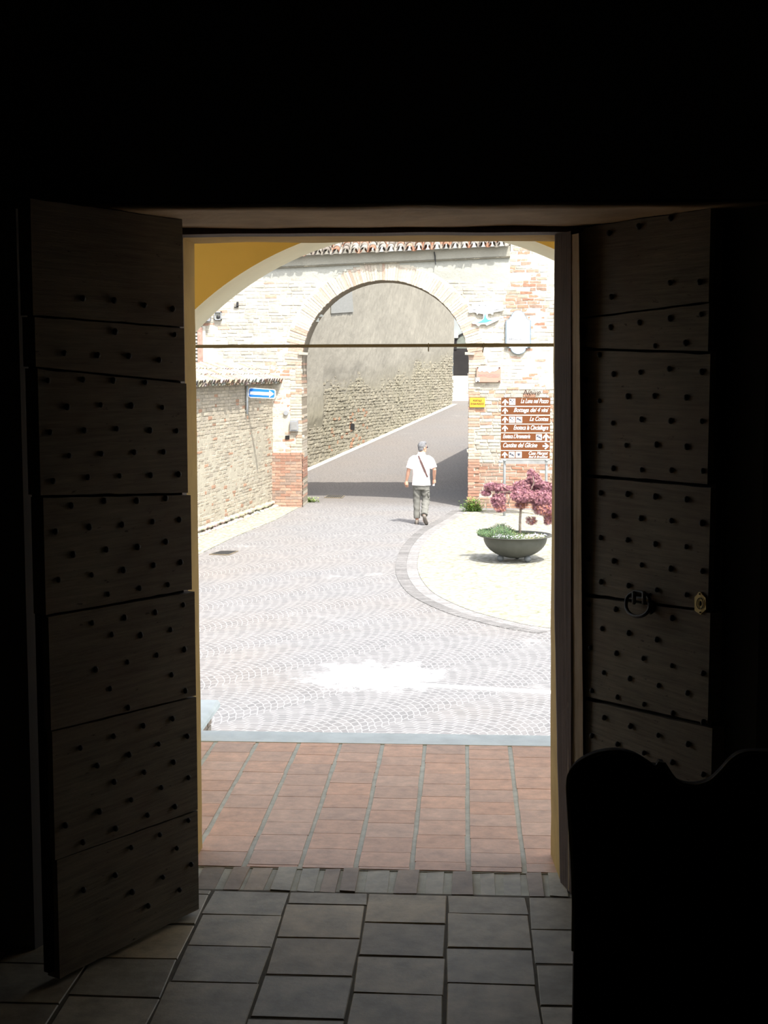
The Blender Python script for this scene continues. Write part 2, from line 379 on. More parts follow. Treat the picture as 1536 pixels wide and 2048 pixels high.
# church wall: inner embrasure, splayed
mb = MB()
def vprism(m, pts, z0, z1, col=None): return m.prism([(x, y, z0) for x, y in pts], (0, 0, z1-z0), col)
XL, XR = -1.22, .80; FL, FR = DL-.10, P(1157, 1100, YF).x+.02
vprism(mb, [(-4.2, YI), (XL, YI), (FL, YF), (FL, YH), (-4.2, YH)], 0, 4.4)
vprism(mb, [(XR, YI), (4.2, YI), (4.2, YH), (FR, YH), (FR, YF)], 0, 4.4)
mb.prism([(XL, YI, P(768, 403, YI).z), (XL, YH, HF), (XL, YH, 4.4), (XL, YI, 4.4)], (XR-XL, 0, 0))
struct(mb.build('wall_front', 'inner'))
mb = MB()                                       # rough plastered soffit under the lintel
zs = P(768, 403, YI).z
nx = 40; vs = []; fs = []
for i in range(nx+1):
    x = XL+(XR-XL)*i/nx
    for k in range(9):
        y = YI-.002+(YF+.02-YI)*k/8; vs.append((x, y, zs+(HF-zs)*(y-YI)/(YH-YI)-.004+.006*nz(x*4, y*6)))
fs = [(i*9+k, i*9+k+1, (i+1)*9+k+1, (i+1)*9+k) for i in range(nx) for k in range(8)]
mb.add(vs, fs)
o = struct(mb.build('trim_1', 'soffit', None, True)); o['label'] = 'rough brown plastered soffit over the doorway'
m_ = o.modifiers.new('sol', 'SOLIDIFY'); m_.thickness = -.01
# outer skin of the wall with the yellow reveal
mb = MB()
ZO = P(768, 484, YO).z
def edge_strip(x0, s):                           # wavy hand-plastered jamb, s: side of the solid
    pts = []; n = 26
    vs = []; 
    for i in range(n+1):
        z = -.02+ (ZO+.02)*i/n; w_ = .005*nz(z*3, s*5)+.003*nz(z*11, s*2)
        lean = (.022*(1-i/n)**3) if s > 0 else 0
        vs += [(x0+w_+lean, YH, z), (x0+w_*.6+lean*.5-.004*s, YO, z)]
    fs = [(2*i, 2*i+1, 2*i+3, 2*i+2) if s < 0 else (2*i, 2*i+2, 2*i+3, 2*i+1) for i in range(n)]
    return vs, fs
for x0, s in ((DL, -1), (DR, 1)):
    v_, f_ = edge_strip(x0, s)
    k = len(v_)//2
    back = [(x0+s*.25, YH, v_[2*i][2]) for i in range(k)]+[(x0+s*.25, YO, v_[2*i][2]) for i in range(k)]
    f2 = list(f_)
    for i in range(k-1): f2 += [(2*i, 2*i+2, 2*k+i+1, 2*k+i), (2*i+1, 3*k+i, 3*k+i+1, 2*i+3)]
    mb.add(v_+back, f2)
n = 30; vs = []; fs = []
for i in range(n+1):
    x = DL-.02+(DR-DL+.04)*i/n; w_ = .004*nz(x*5, 3)
    vs += [(x, YH, HT+w_), (x, YO, ZO+w_), (x, YH, HT+.3), (x, YO, ZO+.3)]
for i in range(n): a = 4*i; fs += [(a, a+1, a+5, a+4), (a, a+4, a+6, a+2), (a+1, a+3, a+7, a+5)]
mb.add(vs, fs); struct(mb.build('trim_2', 'reveal'))['label'] = 'yellow limewashed reveal around the doorway'
mb = MB()
mb.box((-4.2, YH, -1.6), (DL-.12, YO-.005, 6)); mb.box((DR+.12, YH, -1.6), (4.2, YO-.005, 6)); mb.box((DL-.12, YH, HT+.1), (DR+.12, YO-.005, 6))
struct(mb.build('wall_facade', 'facade'))
# room
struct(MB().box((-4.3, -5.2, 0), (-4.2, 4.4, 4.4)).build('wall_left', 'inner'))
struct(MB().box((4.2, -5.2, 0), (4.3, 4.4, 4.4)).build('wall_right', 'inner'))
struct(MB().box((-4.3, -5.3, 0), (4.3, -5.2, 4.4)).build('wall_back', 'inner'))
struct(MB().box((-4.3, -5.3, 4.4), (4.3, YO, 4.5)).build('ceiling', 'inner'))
# church roof volume that shades the porch
mb = MB(); mb.prism([(-4.3, -5.3, 6.0), (4.3, -5.3, 6.0), (0, -5.3, 7.8)], (0, 10.0, 0)); mb.box((-4.35, -5.35, 4.5), (4.35, YO-.05, 6.0))
struct(mb.build('church_roof', 'facade'))
# floor: dirt bed and worn tiles laid in columns
struct(MB().box((-4.3, -5.3, -.3), (4.3, 4.30, -.0022)).build('floor', 'djoint'))
mb = MB()
starts = {-2: 4.09, -1: 4.185, 0: 4.29, 1: 4.14, 2: 4.03}
for c in range(-16, 17):
    x0 = -.295+.25*c; y = starts.get(c-0, 4.0+.25*random.random()) if -3 < c < 3 else 4.05+.22*random.random()
    tops = [4.285, y] if 4.285-y > .03 else [4.285]
    while tops[-1] > -5: tops.append(tops[-1]-.25*random.uniform(.94, 1.04))
    for a, b in zip(tops, tops[1:]):
        k = random.uniform(.72, 1.22); col = mix((.47, .385, .245), (.47, .43, .335), random.random()); g = .0035
        h = random.uniform(-.0005, .001); j = lambda: random.uniform(-.004, .004)
        x1 = x0+.25; e = .006
        lo = [(x0+g+j(), b+g+j()), (x1-g+j(), b+g+j()), (x1-g+j(), a-g+j()), (x0+g+j(), a-g+j())]
        cx, cy = (x0+x1)/2, (a+b)/2
        vs = [(p[0], p[1], -.02) for p in lo]+[(p[0], p[1], h-.0025) for p in lo]+[(cx+(p[0]-cx)*(1-e/.3), cy+(p[1]-cy)*(1-e/.3), h) for p in lo]
        mb.add(vs, [(8, 9, 10, 11)]+[(4+i, 4+(i+1) % 4, 8+(i+1) % 4, 8+i) for i in range(4)]+[(i, (i+1) % 4, 4+(i+1) % 4, 4+i) for i in range(4)], tuple(v*k for v in col))
o = struct(mb.build('floor_tiles', 'flag')); o['label'] = 'worn grey-brown square tiles of the church floor'
# threshold: soldier row of worn bricks
mb = MB(); x = -1.1
while x < .72:
    w_ = random.uniform(.045, .075); k = random.uniform(.7, 1.15); h = random.uniform(-.006, .004)
    mb.prism([(x, 4.295+random.uniform(-.004, .004), h), (x+w_, 4.295+random.uniform(-.004, .004), h), (x+w_+random.uniform(-.004, .006), 4.50, h+.002), (x+random.uniform(-.004, .006), 4.50, h)], (0, 0, -.06), tuple(v*k for v in random.choice([(.44, .34, .23), (.46, .42, .32), (.38, .28, .19)])))
    x += w_+random.uniform(.012, .03)
struct(mb.build('trim_3', 'flag'))['label'] = 'threshold row of worn upright bricks'
struct(MB().box((-1.3, 4.285, -.3), (.9, 4.52, -.006)).build('trim_4', 'joint'))
# porch
struct(MB().box((-2.6, 4.50, -1.6), (2.4, 6.24, -.003)).build('porch_base', 'joint'))
mb = MB(); YT = 6.07
cols = [-.80, -.612, -.43, -.2475, -.065, .12, .305]
xs = [-.7285+.187*i for i in range(-9, 16)]
for i, x0 in enumerate(xs):
    y = 4.505-random.uniform(0, .14)
    while y < YT:
        d = .152*random.uniform(.88, 1.1); a, b = max(y, 4.505), min(y+d, YT)
        if b-a > .01:
            k = random.uniform(.92, 1.08); t_ = random.random(); col = mix((.66, .37, .225), (.60, .385, .265), t_)
            h = random.uniform(-.0004, .0006); g = .0014; sx = random.uniform(-.002, .002)
            near = 1+.18*max(0, (4.75-a)/.25) if a < 4.75 else 1
            mb.box((x0+.009+sx, a+g, -.02), (x0+.187-.009+sx, b-g, h), tuple(min(1, v*k) for v in col))
        y += d
struct(mb.build('porch_tiles', 'tile'))['label'] = 'red terracotta tiles of the porch floor'
mb = MB(); x = -2.6
for L_ in (1.25, 1.9, 1.85): mb.box((x+.002, YT, -.16), (x+L_-.002, 6.25, .002)); x += L_
struct(mb.build('porch_kerb', 'stone'))['label'] = 'pale grey stone edging of the porch floor'
# porch arch (inner face ochre, soffit cream)
YA, YB = 5.76, 6.20
cA = P(841, 1084, YB); RA = 621/FPX*(YB/ math.cos(0))*1.0
RA = (P(841, 463, YB)-cA).length
zsp = P(768, 690, 5.98).z
h_ = math.sqrt(RA**2-(zsp-cA.z)**2); AL, AR = cA.x-h_, cA.x+h_
def arch_outline(n=48):
    a0 = math.atan2(zsp-cA.z, AR-cA.x); a1 = math.atan2(zsp-cA.z, AL-cA.x)
    return [(cA.x+RA*math.cos(a0+(a1-a0)*i/n), cA.z+RA*math.sin(a0+(a1-a0)*i/n)) for i in range(n+1)]
ao = [(AR, 0.0)]+arch_outline()+[(AL, 0.0)]
def arch_face(Y, TOP, X0, X1, flip, base=0.0):
    vs = [(x, Y, z) for x, z in ao]; n = len(ao); top = [(x, Y, TOP) for x, z in ao]
    fs = [(i, i+1, n+i+1, n+i) for i in range(n-1)]
    vs += top+[(X1, Y, base), (X1, Y, TOP), (X0, Y, base), (X0, Y, TOP)]
    fs += [(2*n, 0, n, 2*n+1), (n-1, 2*n+2, 2*n+3, 2*n-1)]
    return vs, fs
TOPP = 2.9; PX0, PX1 = AL-.36, AR+.36
mb = MB(); v_, f_ = arch_face(YA, TOPP, PX0, PX1, 0); mb.add(v_, f_)
mb.add([(PX0, YA, 0), (PX0, YB, 0), (PX0, YB, TOPP), (PX0, YA, TOPP)], [(0, 1, 2, 3)]); mb.add([(PX1, YA, 0), (PX1, YB, 0), (PX1, YB, TOPP), (PX1, YA, TOPP)], [(0, 1, 2, 3)])
v_, f_ = arch_face(YB, TOPP, PX0, PX1, 0); mb.add(v_, f_)
pa = struct(mb.build('wall_porch', 'ochre')); pa['label'] = 'ochre plastered porch wall with a round arch'
mb = MB(); n = len(ao); mb.add([(x, YA, z) for x, z in ao]+[(x, YB, z) for x, z in ao], [(i, i+1, n+i+1, n+i) for i in range(n-1)]); so = mb.build('arch_soffit', 'cream', pa, True)
mb = MB(); mb.box((PX0, YO, TOPP), (PX1, YB, TOPP+.1)); mb.prism([(PX0-.2, YO, TOPP+.65), (PX0-.2, YB+.05, TOPP+.1), (PX0-.2, YB+.05, TOPP+.18), (PX0-.2, YO, TOPP+.75)], (PX1-PX0+.4, 0, 0))
struct(mb.build('porch_roof', 'cream'))
# side wall heads of the porch with open arches below
for sx, nm in ((PX0, 'left'), (PX1-.3, 'right')):
    struct(MB().box((sx, YO, TOPP-.22), (sx+.3, YA, TOPP)).build('wall_porch_'+nm, 'cream'))
# steps down to the square
mb = MB(); ns = 8
for i in range(ns): mb.box((-1.18, 6.25+.31*i, ST-.1), (2.4, 6.25+.31*(i+1), 0-(.18*(i+1))))
struct(mb.build('porch_steps', 'stone'))
t_ = thing('stair_parapet', 'low stair wall with brick side and grey-green stone slab, left of the porch steps', 'wall', (-1.4, 6.6, ST))
fa = P(440, 1400, 7.0); fa = PZ(440, 1400, -.02); xr = PZ(428, 1474, -.6).x
mb = MB(); x1 = fa.x; yb = fa.y
pts = [(x1-.55, 6.26, -.07), (x1-.012, 6.26, -.07), (x1, 6.26, -.055), (x1, 6.26, -.035), (x1-.012, 6.26, -.02), (x1-.55, 6.26, -.02)]
mb.prism(pts, (0, yb-6.26, 0)); mb.build('stone_slab', 'stone', t_)
mb = MB(); z = ST; mb.box((x1-.52, 6.28, ST), (x1-.045, yb-.05, -.07), (.8, .72, .6))
zz = ST
while zz < -.09:
    for yy in np.arange(6.28, yb-.1, .13): mb.box((x1-.05, yy+.004, zz+.004), (x1-.038+random.uniform(-.003, .003), min(yy+.122, yb-.045), zz+.056), mix((.80, .68, .54), (.72, .54, .42), random.random()))
    for xx in np.arange(x1-.5, x1-.06, .13): mb.box((xx, yb-.06, zz+.004), (min(xx+.122, x1-.046), yb-.045, zz+.056), mix((.80, .68, .54), (.72, .54, .42), random.random()))
    zz += .062
mb.build('brick_side', 'brick', t_)

# street
ys = [8.0, 20, 30, 35.9]+[36+.25*i for i in range(13)]+[41, 45, 50, 60, 70, 90]; mb = MB(); vs = []; xs_ = [-30, -8, -3, 3, 8, 30]
for y in ys:
    for x in xs_: vs.append((x, y, zg(y)))
k = len(xs_); mb.add(vs, [(j*k+i, j*k+i+1, (j+1)*k+i+1, (j+1)*k+i) for j in range(len(ys)-1) for i in range(k-1)])
mb.add([(-30, 2, ST), (30, 2, ST), (30, 8, ST), (-30, 8, ST)], [(0, 1, 2, 3)])
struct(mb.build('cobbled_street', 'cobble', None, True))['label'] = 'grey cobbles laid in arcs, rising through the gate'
def area(name, pix, mat, lift, extra=(), label=None, zoff=0):
    pts = [G(*p) for p in pix]+[Vector(e) for e in extra]
    pts = [(p.x, p.y, zg(p.y)-.05) for p in pts]
    mb = MB(); mb.prism(pts, (0, 0, .05+lift)); o = mb.build(name, mat); struct(o, label); return o
edge = [(937, 1021), (905, 1042), (870, 1064), (845, 1092), (836, 1118), (836, 1142), (845, 1163), (866, 1186), (900, 1205), (950, 1225), (1010, 1241), (1060, 1252), (1110, 1259)]
def smooth_pts(pp, n=6):
    out = []
    for i in range(len(pp)-1):
        p0, p1, p2, p3 = pp[max(i-1, 0)], pp[i], pp[i+1], pp[min(i+2, len(pp)-1)]
        for k in range(n):
            t = k/n; out.append(tuple(.5*((2*p1[j])+(-p0[j]+p2[j])*t+(2*p0[j]-5*p1[j]+4*p2[j]-p3[j])*t*t+(-p0[j]+3*p1[j]-3*p2[j]+p3[j])*t**3) for j in (0, 1)))
    return out+[pp[-1]]
es = smooth_pts(edge)
area('pebble_paving', es, 'pebble', .012, [(9, 18.0, 0), (9, 33.4, 0)], 'pale pebble paving bounded by a curved stone border')
area('pebble_paving', [(392, 1112), (470, 1074), (552, 1040), (612, 1008), (600, 1000), (545, 1010)], 'pebble', .012, [(-5.6, 27.7, 0), (-10, 20, 0), (-8.2, 21, 0)], 'pale pebble verge along the left wall')
# curved border of flat setts
mb = MB(); gp = [G(*p) for p in es]; acc = []
for i in range(len(gp)-1):
    a, b = gp[i], gp[i+1]; d = (b-a); L_ = d.length; n_ = max(1, round(L_/.22)); dn = Vector((-d.y, d.x, 0)).normalized()
    for k in range(n_):
        p = a+d*(k+.03)/n_; q = a+d*(k+.97)/n_
        for r_ in (0, 1):
            c = random.uniform(.24, .33)+(.10 if r_ == 0 else 0); off = dn*(-.184*(r_+1)) 
            mb.prism([p+off, q+off, q+off+dn*.181, p+off+dn*.181], (0, 0, .008), (c*1.04, c, c*.97))
o = struct(mb.build('trim_5', 'brick')); o['label'] = 'curved border of flat grey setts around the pebble paving'
a, b = G(770, 1366), G(1125, 1387)
d = (b-a).normalized(); nn_ = Vector((-d.y, d.x, 0)); mb = MB(); mb.prism([a-nn_*.06, b+d*3-nn_*.06, b+d*3+nn_*.06, a+nn_*.06], (0, 0, .010), (.85, .85, .84))
struct(mb.build('trim_6', 'white'))['label'] = 'straight white marking line across the cobbles'

# ------------------------------------------------------------------ gate wall with the brick arch
YW = 33.4; THK = 1.1
WX0, WX1 = -10.0, 9.0; 
cG = P(772, 727, YW); RG = 169/FPX*YW; gl, gr = P(604, 850, YW).x, P(937, 850, YW).x
RG = (gr-gl)/2; cG = Vector(((gl+gr)/2, YW, P(772, 560, YW).z-RG))
def in_arch(x, z, m=0.0):
    if z < cG.z: return gl-m < x < gr+m
    return (x-cG.x)**2+(z-cG.z)**2 < (RG+m)**2
RING = .40
eav = lambda x: P(600, 513, YW).z+(P(1010, 494, YW).z-P(600, 513, YW).z)*(x-P(600, 513, YW).x)/(P(1010, 494, YW).x-P(600, 513, YW).x)
XRW = P(1020, 500, YW).x
def brickcol(x, z):
    n1 = nz(x*.55, z*.8, 11); n2 = nz(x*1.7, z*2.2, 21)
    pale = mix((.80, .73, .60), (.70, .65, .56), random.random())
    warm = random.choice([(.74, .48, .36), (.72, .42, .29), (.78, .56, .43)])
    p_ = .05
    if x > XRW-.05 and x < 2.0: p_ = .80 if z > 2.6 else .42
    if x > P(1085, 600, YW).x: p_ *= .25
    if x > gr and z < P(0, 790, YW).z: p_ = .34
    if z < P(0, 925, YW).z and x > gr: p_ = .97
    if x < gl and z < P(0, 905, YW).z and x > P(541, 900, YW).x-.05: p_ = .98
    if x < gl and x > P(541, 900, YW).x and z < P(0, 700, YW).z and z > P(0, 905, YW).z: p_ = .38
    p_ += .25*n1+.15*n2
    c = warm if random.random() < p_ else pale
    if p_ > .8: c = random.choice([(.62, .35, .24), (.58, .31, .21), (.66, .41, .30), (.54, .37, .28)])
    k = random.uniform(.82, 1.1); g = max(0, nz(x*1.3, z*.6, 40))*.5
    c = mix(c, (.50, .49, .43), min(.5, g)); return tuple(v*k for v in c)
def cover_main(u, z):
    x = WX0+u; zz = z+ST-.05
    c = .004+.012*nz(x*.6, zz*.8, 31)+.008*nz(x*2.2, zz*2.2, 32)
    if zz > P(0, 575, YW).z and x < XRW: c += .020*min(1, (zz-P(0, 575, YW).z)/.3)
    if x > gr and zz < P(0, 780, YW).z: c -= .014
    if x < gl and zz < P(0, 905, YW).z: c -= .012
    return c
def mcol_main(u, z):
    x = WX0+u; zz = z+ST-.05; base = (.84, .78, .65)
    t = min(1, max(0, (zz-P(0, 590, YW).z)/.4)) if x < XRW else 0
    return mix(base, (.60, .61, .55), t*.85)
def skip_main(u, z):
    x = WX0+u; zz = z+ST-.05
    return in_arch(x, zz, .03) or (x < XRW and zz > eav(x)-.02)
masonry('wall_gate', (WX0, YW, ST-.05), (1, 0, 0), WX1-WX0, 6.9, .285, .082, lambda u, z: brickcol(WX0+u, z+ST-.05),
        lambda u, z: in_arch(WX0+u, z+ST-.05, RING if z+ST-.05 > cG.z else .06) or (WX0+u < XRW and z+ST-.05 > eav(WX0+u)-.10), prot=.007, rnd=.006, cover=cover_main, grid=.05, mcol=mcol_main, label='weathered pale brick wall pierced by the gate arch')
# solid body behind (sides of piers, intrados)
mb = MB(); n = 40
def gate_out(m=0.0): return [(gr+m, ST-.1)]+[(cG.x+(RG+m)*math.cos(math.pi*i/n), cG.z+(RG+m)*math.sin(math.pi*i/n)) for i in range(n+1)]+[(gl-m, ST-.1)]
go = gate_out(); K = len(go)
mb.add([(x, YW-.012, z) for x, z in go]+[(x, YW+THK, z) for x, z in go], [(i, i+1, K+i+1, K+i) for i in range(K-1)], (.44, .38, .29))
# back face
vs = [(x, YW+THK, z) for x, z in go]+[(x, YW+THK, max(eav(x), z+.2)-.05) for x, z in go]+[(WX1, YW+THK, ST), (WX1, YW+THK, 5.2), (WX0, YW+THK, ST), (WX0, YW+THK, eav(WX0))]
mb.add(vs, [(i, i+1, K+i+1, K+i) for i in range(K-1)]+[(2*K, 0, K, 2*K+1), (K-1, 2*K+2, 2*K+3, 2*K-1)], (.5, .45, .36))
mb.prism([(WX0, YW+.03, eav(WX0)-.15), (XRW, YW+.03, eav(XRW)-.15), (XRW, YW+.03, eav(XRW)), (WX0, YW+.03, eav(WX0))], (0, THK-.05, 0), (.5, .45, .36))
mb.box((XRW, YW+.03, eav(XRW)-.3), (WX1, YW+THK, 5.22), (.5, .45, .36))
struct(mb.build('wall_gate_core', 'brick'))
# voussoirs
vb = MB(); nv = 108
for i in range(nv):
    a0 = math.pi*(i+.05)/nv; a1 = math.pi*(i+.95)/nv; ro = RG+RING*random.uniform(.82, 1.05); ri = RG-random.uniform(-.004, .01); p = random.uniform(.018, .034)
    k = random.uniform(.85, 1.12); c = random.choice([(.78, .70, .57), (.78, .66, .54), (.74, .54, .42), (.80, .73, .60), (.75, .69, .57)]); c = tuple(v*k for v in c)
    am = (a0+a1)/2
    if i < 6 or i > nv-7: c = mix(c, (.58, .38, .28), .3)
    q = [(ri, a0), (ro, a0), (ro, a1), (ri, a1)]
    vb.prism([(cG.x+r_*math.cos(a), YW-p, cG.z+r_*math.sin(a)) for r_, a in q], (0, .16, 0), c)
o = struct(vb.build('arch_voussoirs', 'brick')); o['label'] = 'ring of radial bricks around the gate arch'
mb = MB(); n = 60
mb.add([(cG.x+(RG+d_)*math.cos(math.pi*i/n), YW-.016+.004*nz(i, d_), cG.z+(RG+d_)*math.sin(math.pi*i/n)) for i in range(n+1) for d_ in (0, RING+.04)], [(2*i, 2*i+1, 2*i+3, 2*i+2) for i in range(n)], (.82, .76, .63))
struct(mb.build('arch_mortar', 'mortar'))
# pier edges: stacked stones either side of the opening
pe = MB(); z = ST
while z < cG.z:
    h = random.uniform(.062, .078)
    for sx in (-1, 1):
        low = z < P(0, 915, YW).z
        c = random.choice([(.60, .34, .24), (.56, .31, .22), (.64, .40, .30)]) if low and random.random() < .9 else random.choice([(.76, .69, .56), (.72, .48, .35), (.68, .61, .50), (.74, .65, .52)])
        k = random.uniform(.85, 1.1); L_ = random.choice((.14, .27)); e = random.uniform(-.006, .010)
        xa = gl+e if sx < 0 else gr-e; x0, x1 = (xa-L_, xa) if sx < 0 else (xa, xa+L_)
        pr = random.uniform(.014, .028)
        yy = YW-pr
        while yy < YW+THK:
            dl = .26; pe.box((x0 if yy < YW else (xa-.03 if sx < 0 else xa), yy, z+.004), (x1 if yy < YW else (xa if sx < 0 else xa+.03), min(yy+dl, YW+THK), z+h-.006), tuple(v*k for v in c)); yy += dl+.01
    z += h
for xa_, xb_ in ((gl-.16, gl-.004), (gr+.004, gr+.16)): pe.box((xa_, YW-.008, ST), (xb_, YW+.05, cG.z+.05), (.80, .73, .60))
o = struct(pe.build('pier_bricks', 'brick')); o['label'] = 'bricks edging the two piers of the gate'
# red rebuilt brick base on the left pier
xa, xb = P(541, 960, YW).x, gl+.012; zt = P(0, 905, YW).z
mb = MB(); z = ST-.02; row = 0
while z < zt:
    x = xa-(.12 if row % 2 else 0)
    while x < xb:
        x0, x1 = max(x, xa), min(x+.245, xb)
        if x1-x0 > .03: 
            k = random.uniform(.8, 1.12); mb.box((x0+.004, YW-.10-random.uniform(0, .008), z+.004), (x1-.004, YW+.05, z+.064), tuple(v*k for v in random.choice([(.60, .36, .26), (.56, .32, .23), (.64, .42, .31), (.48, .36, .29)])))
        x += .25
    z += .07; row += 1
o = struct(mb.build('pier_plinth', 'brick')); o['label'] = 'rebuilt red brick base of the left gate pier'
struct(MB().box((xa+.002, YW-.094, ST-.02), (xb-.004, YW+.04, zt-.01), (.62, .52, .42)).build('pier_plinth_mortar', 'mortar'))
# cornice band and tiled roof over the gate
a, b = WX0, XRW
mb = MB(); mb.prism([(a, YW-.07, eav(a)-.22), (b, YW-.07, eav(b)-.22), (b, YW-.07, eav(b)+.02), (a, YW-.07, eav(a)+.02)], (0, .1, 0), (.52, .50, .42))
mb.prism([(a, YW-.09, eav(a)-.25), (b, YW-.09, eav(b)-.25), (b, YW-.09, eav(b)-.228), (a, YW-.09, eav(a)-.228)], (0, .1, 0), (.28, .26, .2))
struct(mb.build('trim_7', 'mortar'))['label'] = 'plaster cornice band under the gate roof'
slope_u = Vector((b-a, 0, eav(b)-eav(a)))
rt = coppi('gate_roof', (a+.3, YW-.22, eav(a)-.015), (1, 0, 0), b-a-.45, 1.9, R(17), cf=roofcol)
sh = (eav(b)-eav(a))/(b-a)
for v in rt.data.vertices: v.co.z += (v.co.x-a)*sh
struct(rt, 'barrel-tiled roof above the gate arch')
# small iron and stone bits on the gate wall
def small(name, label, cat, fn, mat, smooth=False, group=None):
    mb = MB(); fn(mb); o = mb.build(name, mat, None, smooth); return tag(o, label, cat, group)
p = P(870, 512, YW-.1); small('iron_spike', 'short black iron spike hanging under the tiled roof over the arch', 'spike', lambda m: m.tube([p+Vector((-.02, -.02, .1)), p, p+Vector((.015, -.01, -.2))], [.012, .016, .010], 6), 'iron')
p = P(640, 632, YW+.6); small('wall_bracket', 'small stone bracket jutting from the left inner side of the arch', 'bracket', lambda m: (m.box((gl+.15, p.y-.15, p.z-.02), (p.x+.06, p.y+.12, p.z+.03)), m.box((gl+.2, p.y-.1, p.z-.14), (p.x-.03, p.y+.08, p.z-.02))), 'stone')
for px, lab in ((608, 'small stone stub at the left spring of the gate arch'), (940, 'small stone stub at the right spring of the gate arch')):
    p = P(px, 707, YW); small('spring_stone', lab, 'stone', lambda m: m.prism([p+Vector((-.12, -.09, -.03)), p+Vector((.1, -.09, -.035)), p+Vector((.11, -.09, .02)), p+Vector((-.12, -.09, .035))], (0, .3, 0), (.62, .58, .48)), 'brick')
# hole box with iron frame, upper left
t_ = thing('vent_box', 'small square iron-framed vent high on the wall at upper left', 'vent', P(435, 632, YW-.05))
a, b = P(429, 640, YW-.05), P(443, 623, YW-.05)
mb = MB()
for q in ((a.x, a.z, b.x, a.z+.02), (a.x, b.z-.025, b.x, b.z), (a.x, a.z, a.x+.018, b.z), (b.x-.018, a.z, b.x, b.z)): mb.box((q[0], a.y-.03, q[1]), (q[2], YW+.04, q[3]))
mb.build('frame', 'lead', t_); mb = MB().box((a.x+.018, YW-.034, a.z+.02), (b.x-.018, YW-.03, b.z-.025)); mb.build('back_plate', 'shutter', t_)
MB().ball(((a.x+b.x)/2, YW-.045, (a.z+b.z)/2-.03), (.045, .02, .05)).build('flap', 'iron', t_, True)
for px, py, lab in ((474, 609, 'small dark notch block left of the gate arch, near the porch arch'), (572, 826, 'round rusty metal disc on the left pier of the gate')):
    p = P(px, py, YW-.03)
    if py < 700: small('wall_peg', lab, 'peg', lambda m: (m.box((p.x-.01, p.y-.02, p.z-.06), (p.x+.035, YW+.02, p.z+.06)), m.box((p.x-.07, p.y-.02, p.z-.065), (p.x+.035, YW+.02, p.z-.045))), 'iron')
    else: small('metal_disc', lab, 'disc', lambda m: m.tube([(p.x, p.y-.03, p.z), (p.x, YW+.02, p.z)], .055, 16), 'lead')
a, b = P(563, 850, YW), P(577, 832, YW)
# bracket with box on pier
t_ = thing('cable_box', 'small grey junction box fixed to the left pier of the gate', 'box', P(588, 852, YW))
a, b = P(581, 862, YW), P(597, 841, YW); MB().box((a.x, YW-.10, a.z), (b.x, YW-.01, b.z)).build('housing', 'lead', t_); MB().box((a.x+.02, YW-.115, a.z+.03), (b.x-.02, YW-.10, b.z-.03)).build('lid', 'steel', t_)
p = P(575, 875, YW); struct(MB().box((p.x-.05, YW-.028, p.z-.045), (p.x+.05, YW-.024, p.z+.05)).build('putlog_hole', 'black'))

# window with louvred shutter at the left
w1 = thing('window_1', 'narrow window with louvred shutter beside the porch arch', 'window', P(400, 745, YW), kind='structure')
a, b = P(380, 747, YW), P(409, 655, YW)
MB().box((b.x-.035, YW-.07, a.z), (b.x+.03, YW+.02, b.z+.03)).build('window_edge', 'creamp', w1)
mb = MB(); x0, x1 = P(397, 700, YW).x, b.x-.035; mb.box((x0, YW-.12, a.z), (x1, YW-.05, b.z)); mb.build('shutter_frame', 'shutwood', w1)
mb = MB(); z = a.z
while z < b.z-.02: mb.obox((a.x-.5, YW-.06, z), (x0-a.x+.5, 0, 0), (0, -.045, -.03), (0, 0, .022)); z += .085
mb.build('louvres', 'creamp', w1); MB().box((a.x-.5, YW-.05, a.z), (x0, YW-.03, b.z)).build('shutter_back', 'shutter', w1)
p0, p1 = P(384, 652, YW), P(423, 641, YW)
mb = MB(); mb.obox((p0.x-.5, YW-.2, p1.z-.02), (p1.x-p0.x+.5, 0, 0), (0, .2, .06), (0, 0, .10)); mb.prism([(p1.x-.22, YW-.16, p1.z+.08), (p1.x, YW-.16, p1.z+.08), (p1.x-.1, YW-.10, p1.z+.15)], (0, .12, .02)); mb.build('window_hood', 'lead', w1)

# ------------------------------------------------------------------ left side wall with tiled coping
A, B = G(392, 1072), G(545, 1014)
dv = (B-A).normalized(); A2 = A-dv*8.0; WL = (B-A2).length+.15
ztop = P(392, 772, A.y).z
bcol = lambda u, z: (lambda x, zz: ((lambda c_, k_: tuple(v*k_ for v in c_))(mix(random.choice([(.60, .53, .41), (.55, .49, .39), (.63, .56, .44)]), (.55, .33, .22), 0 if random.random() > (.05+.10*nz(u, z, 4)) else .9), random.uniform(.88, 1.08))))(0, 0)
masonry('wall_side', (A2.x, A2.y, ST-.05), dv, WL, ztop-ST+.05, .27, .075, bcol,
        cover=lambda u, z: (.006+.016*nz(u*.6, z*.9, 51)+.010*nz(u*2.2, z*2.2, 52) if z < 2.0 else .0), rough=.009, prot=.009, rnd=.007, grid=.05,
        mcol=lambda u, z: mix((.62, .57, .45), (.50, .46, .36), max(0, min(1, (z-2.1)/.5))), label='old brick boundary wall on the left under a tiled coping')
nr = Vector((dv.y, -dv.x, 0)); mb = MB(); q = Vector((A2.x, A2.y, ST))-nr*.03
mb.prism([q, q+dv*WL, q+dv*WL-nr*.45, q-nr*.45], (0, 0, ztop-ST), (.5, .44, .34)); struct(mb.build('wall_side_core', 'brick'))
cp = coppi('wall_coping', Vector((A2.x, A2.y, ztop-.01))+nr*.16, dv, WL-.1, .95, R(22), p=.20, cf=lambda: tuple(v*random.uniform(.85, 1.1) for v in random.choice([(.62, .56, .48), (.66, .62, .55), (.60, .44, .34), (.55, .48, .40)])))
struct(cp, 'barrel-tiled coping of the left boundary wall')
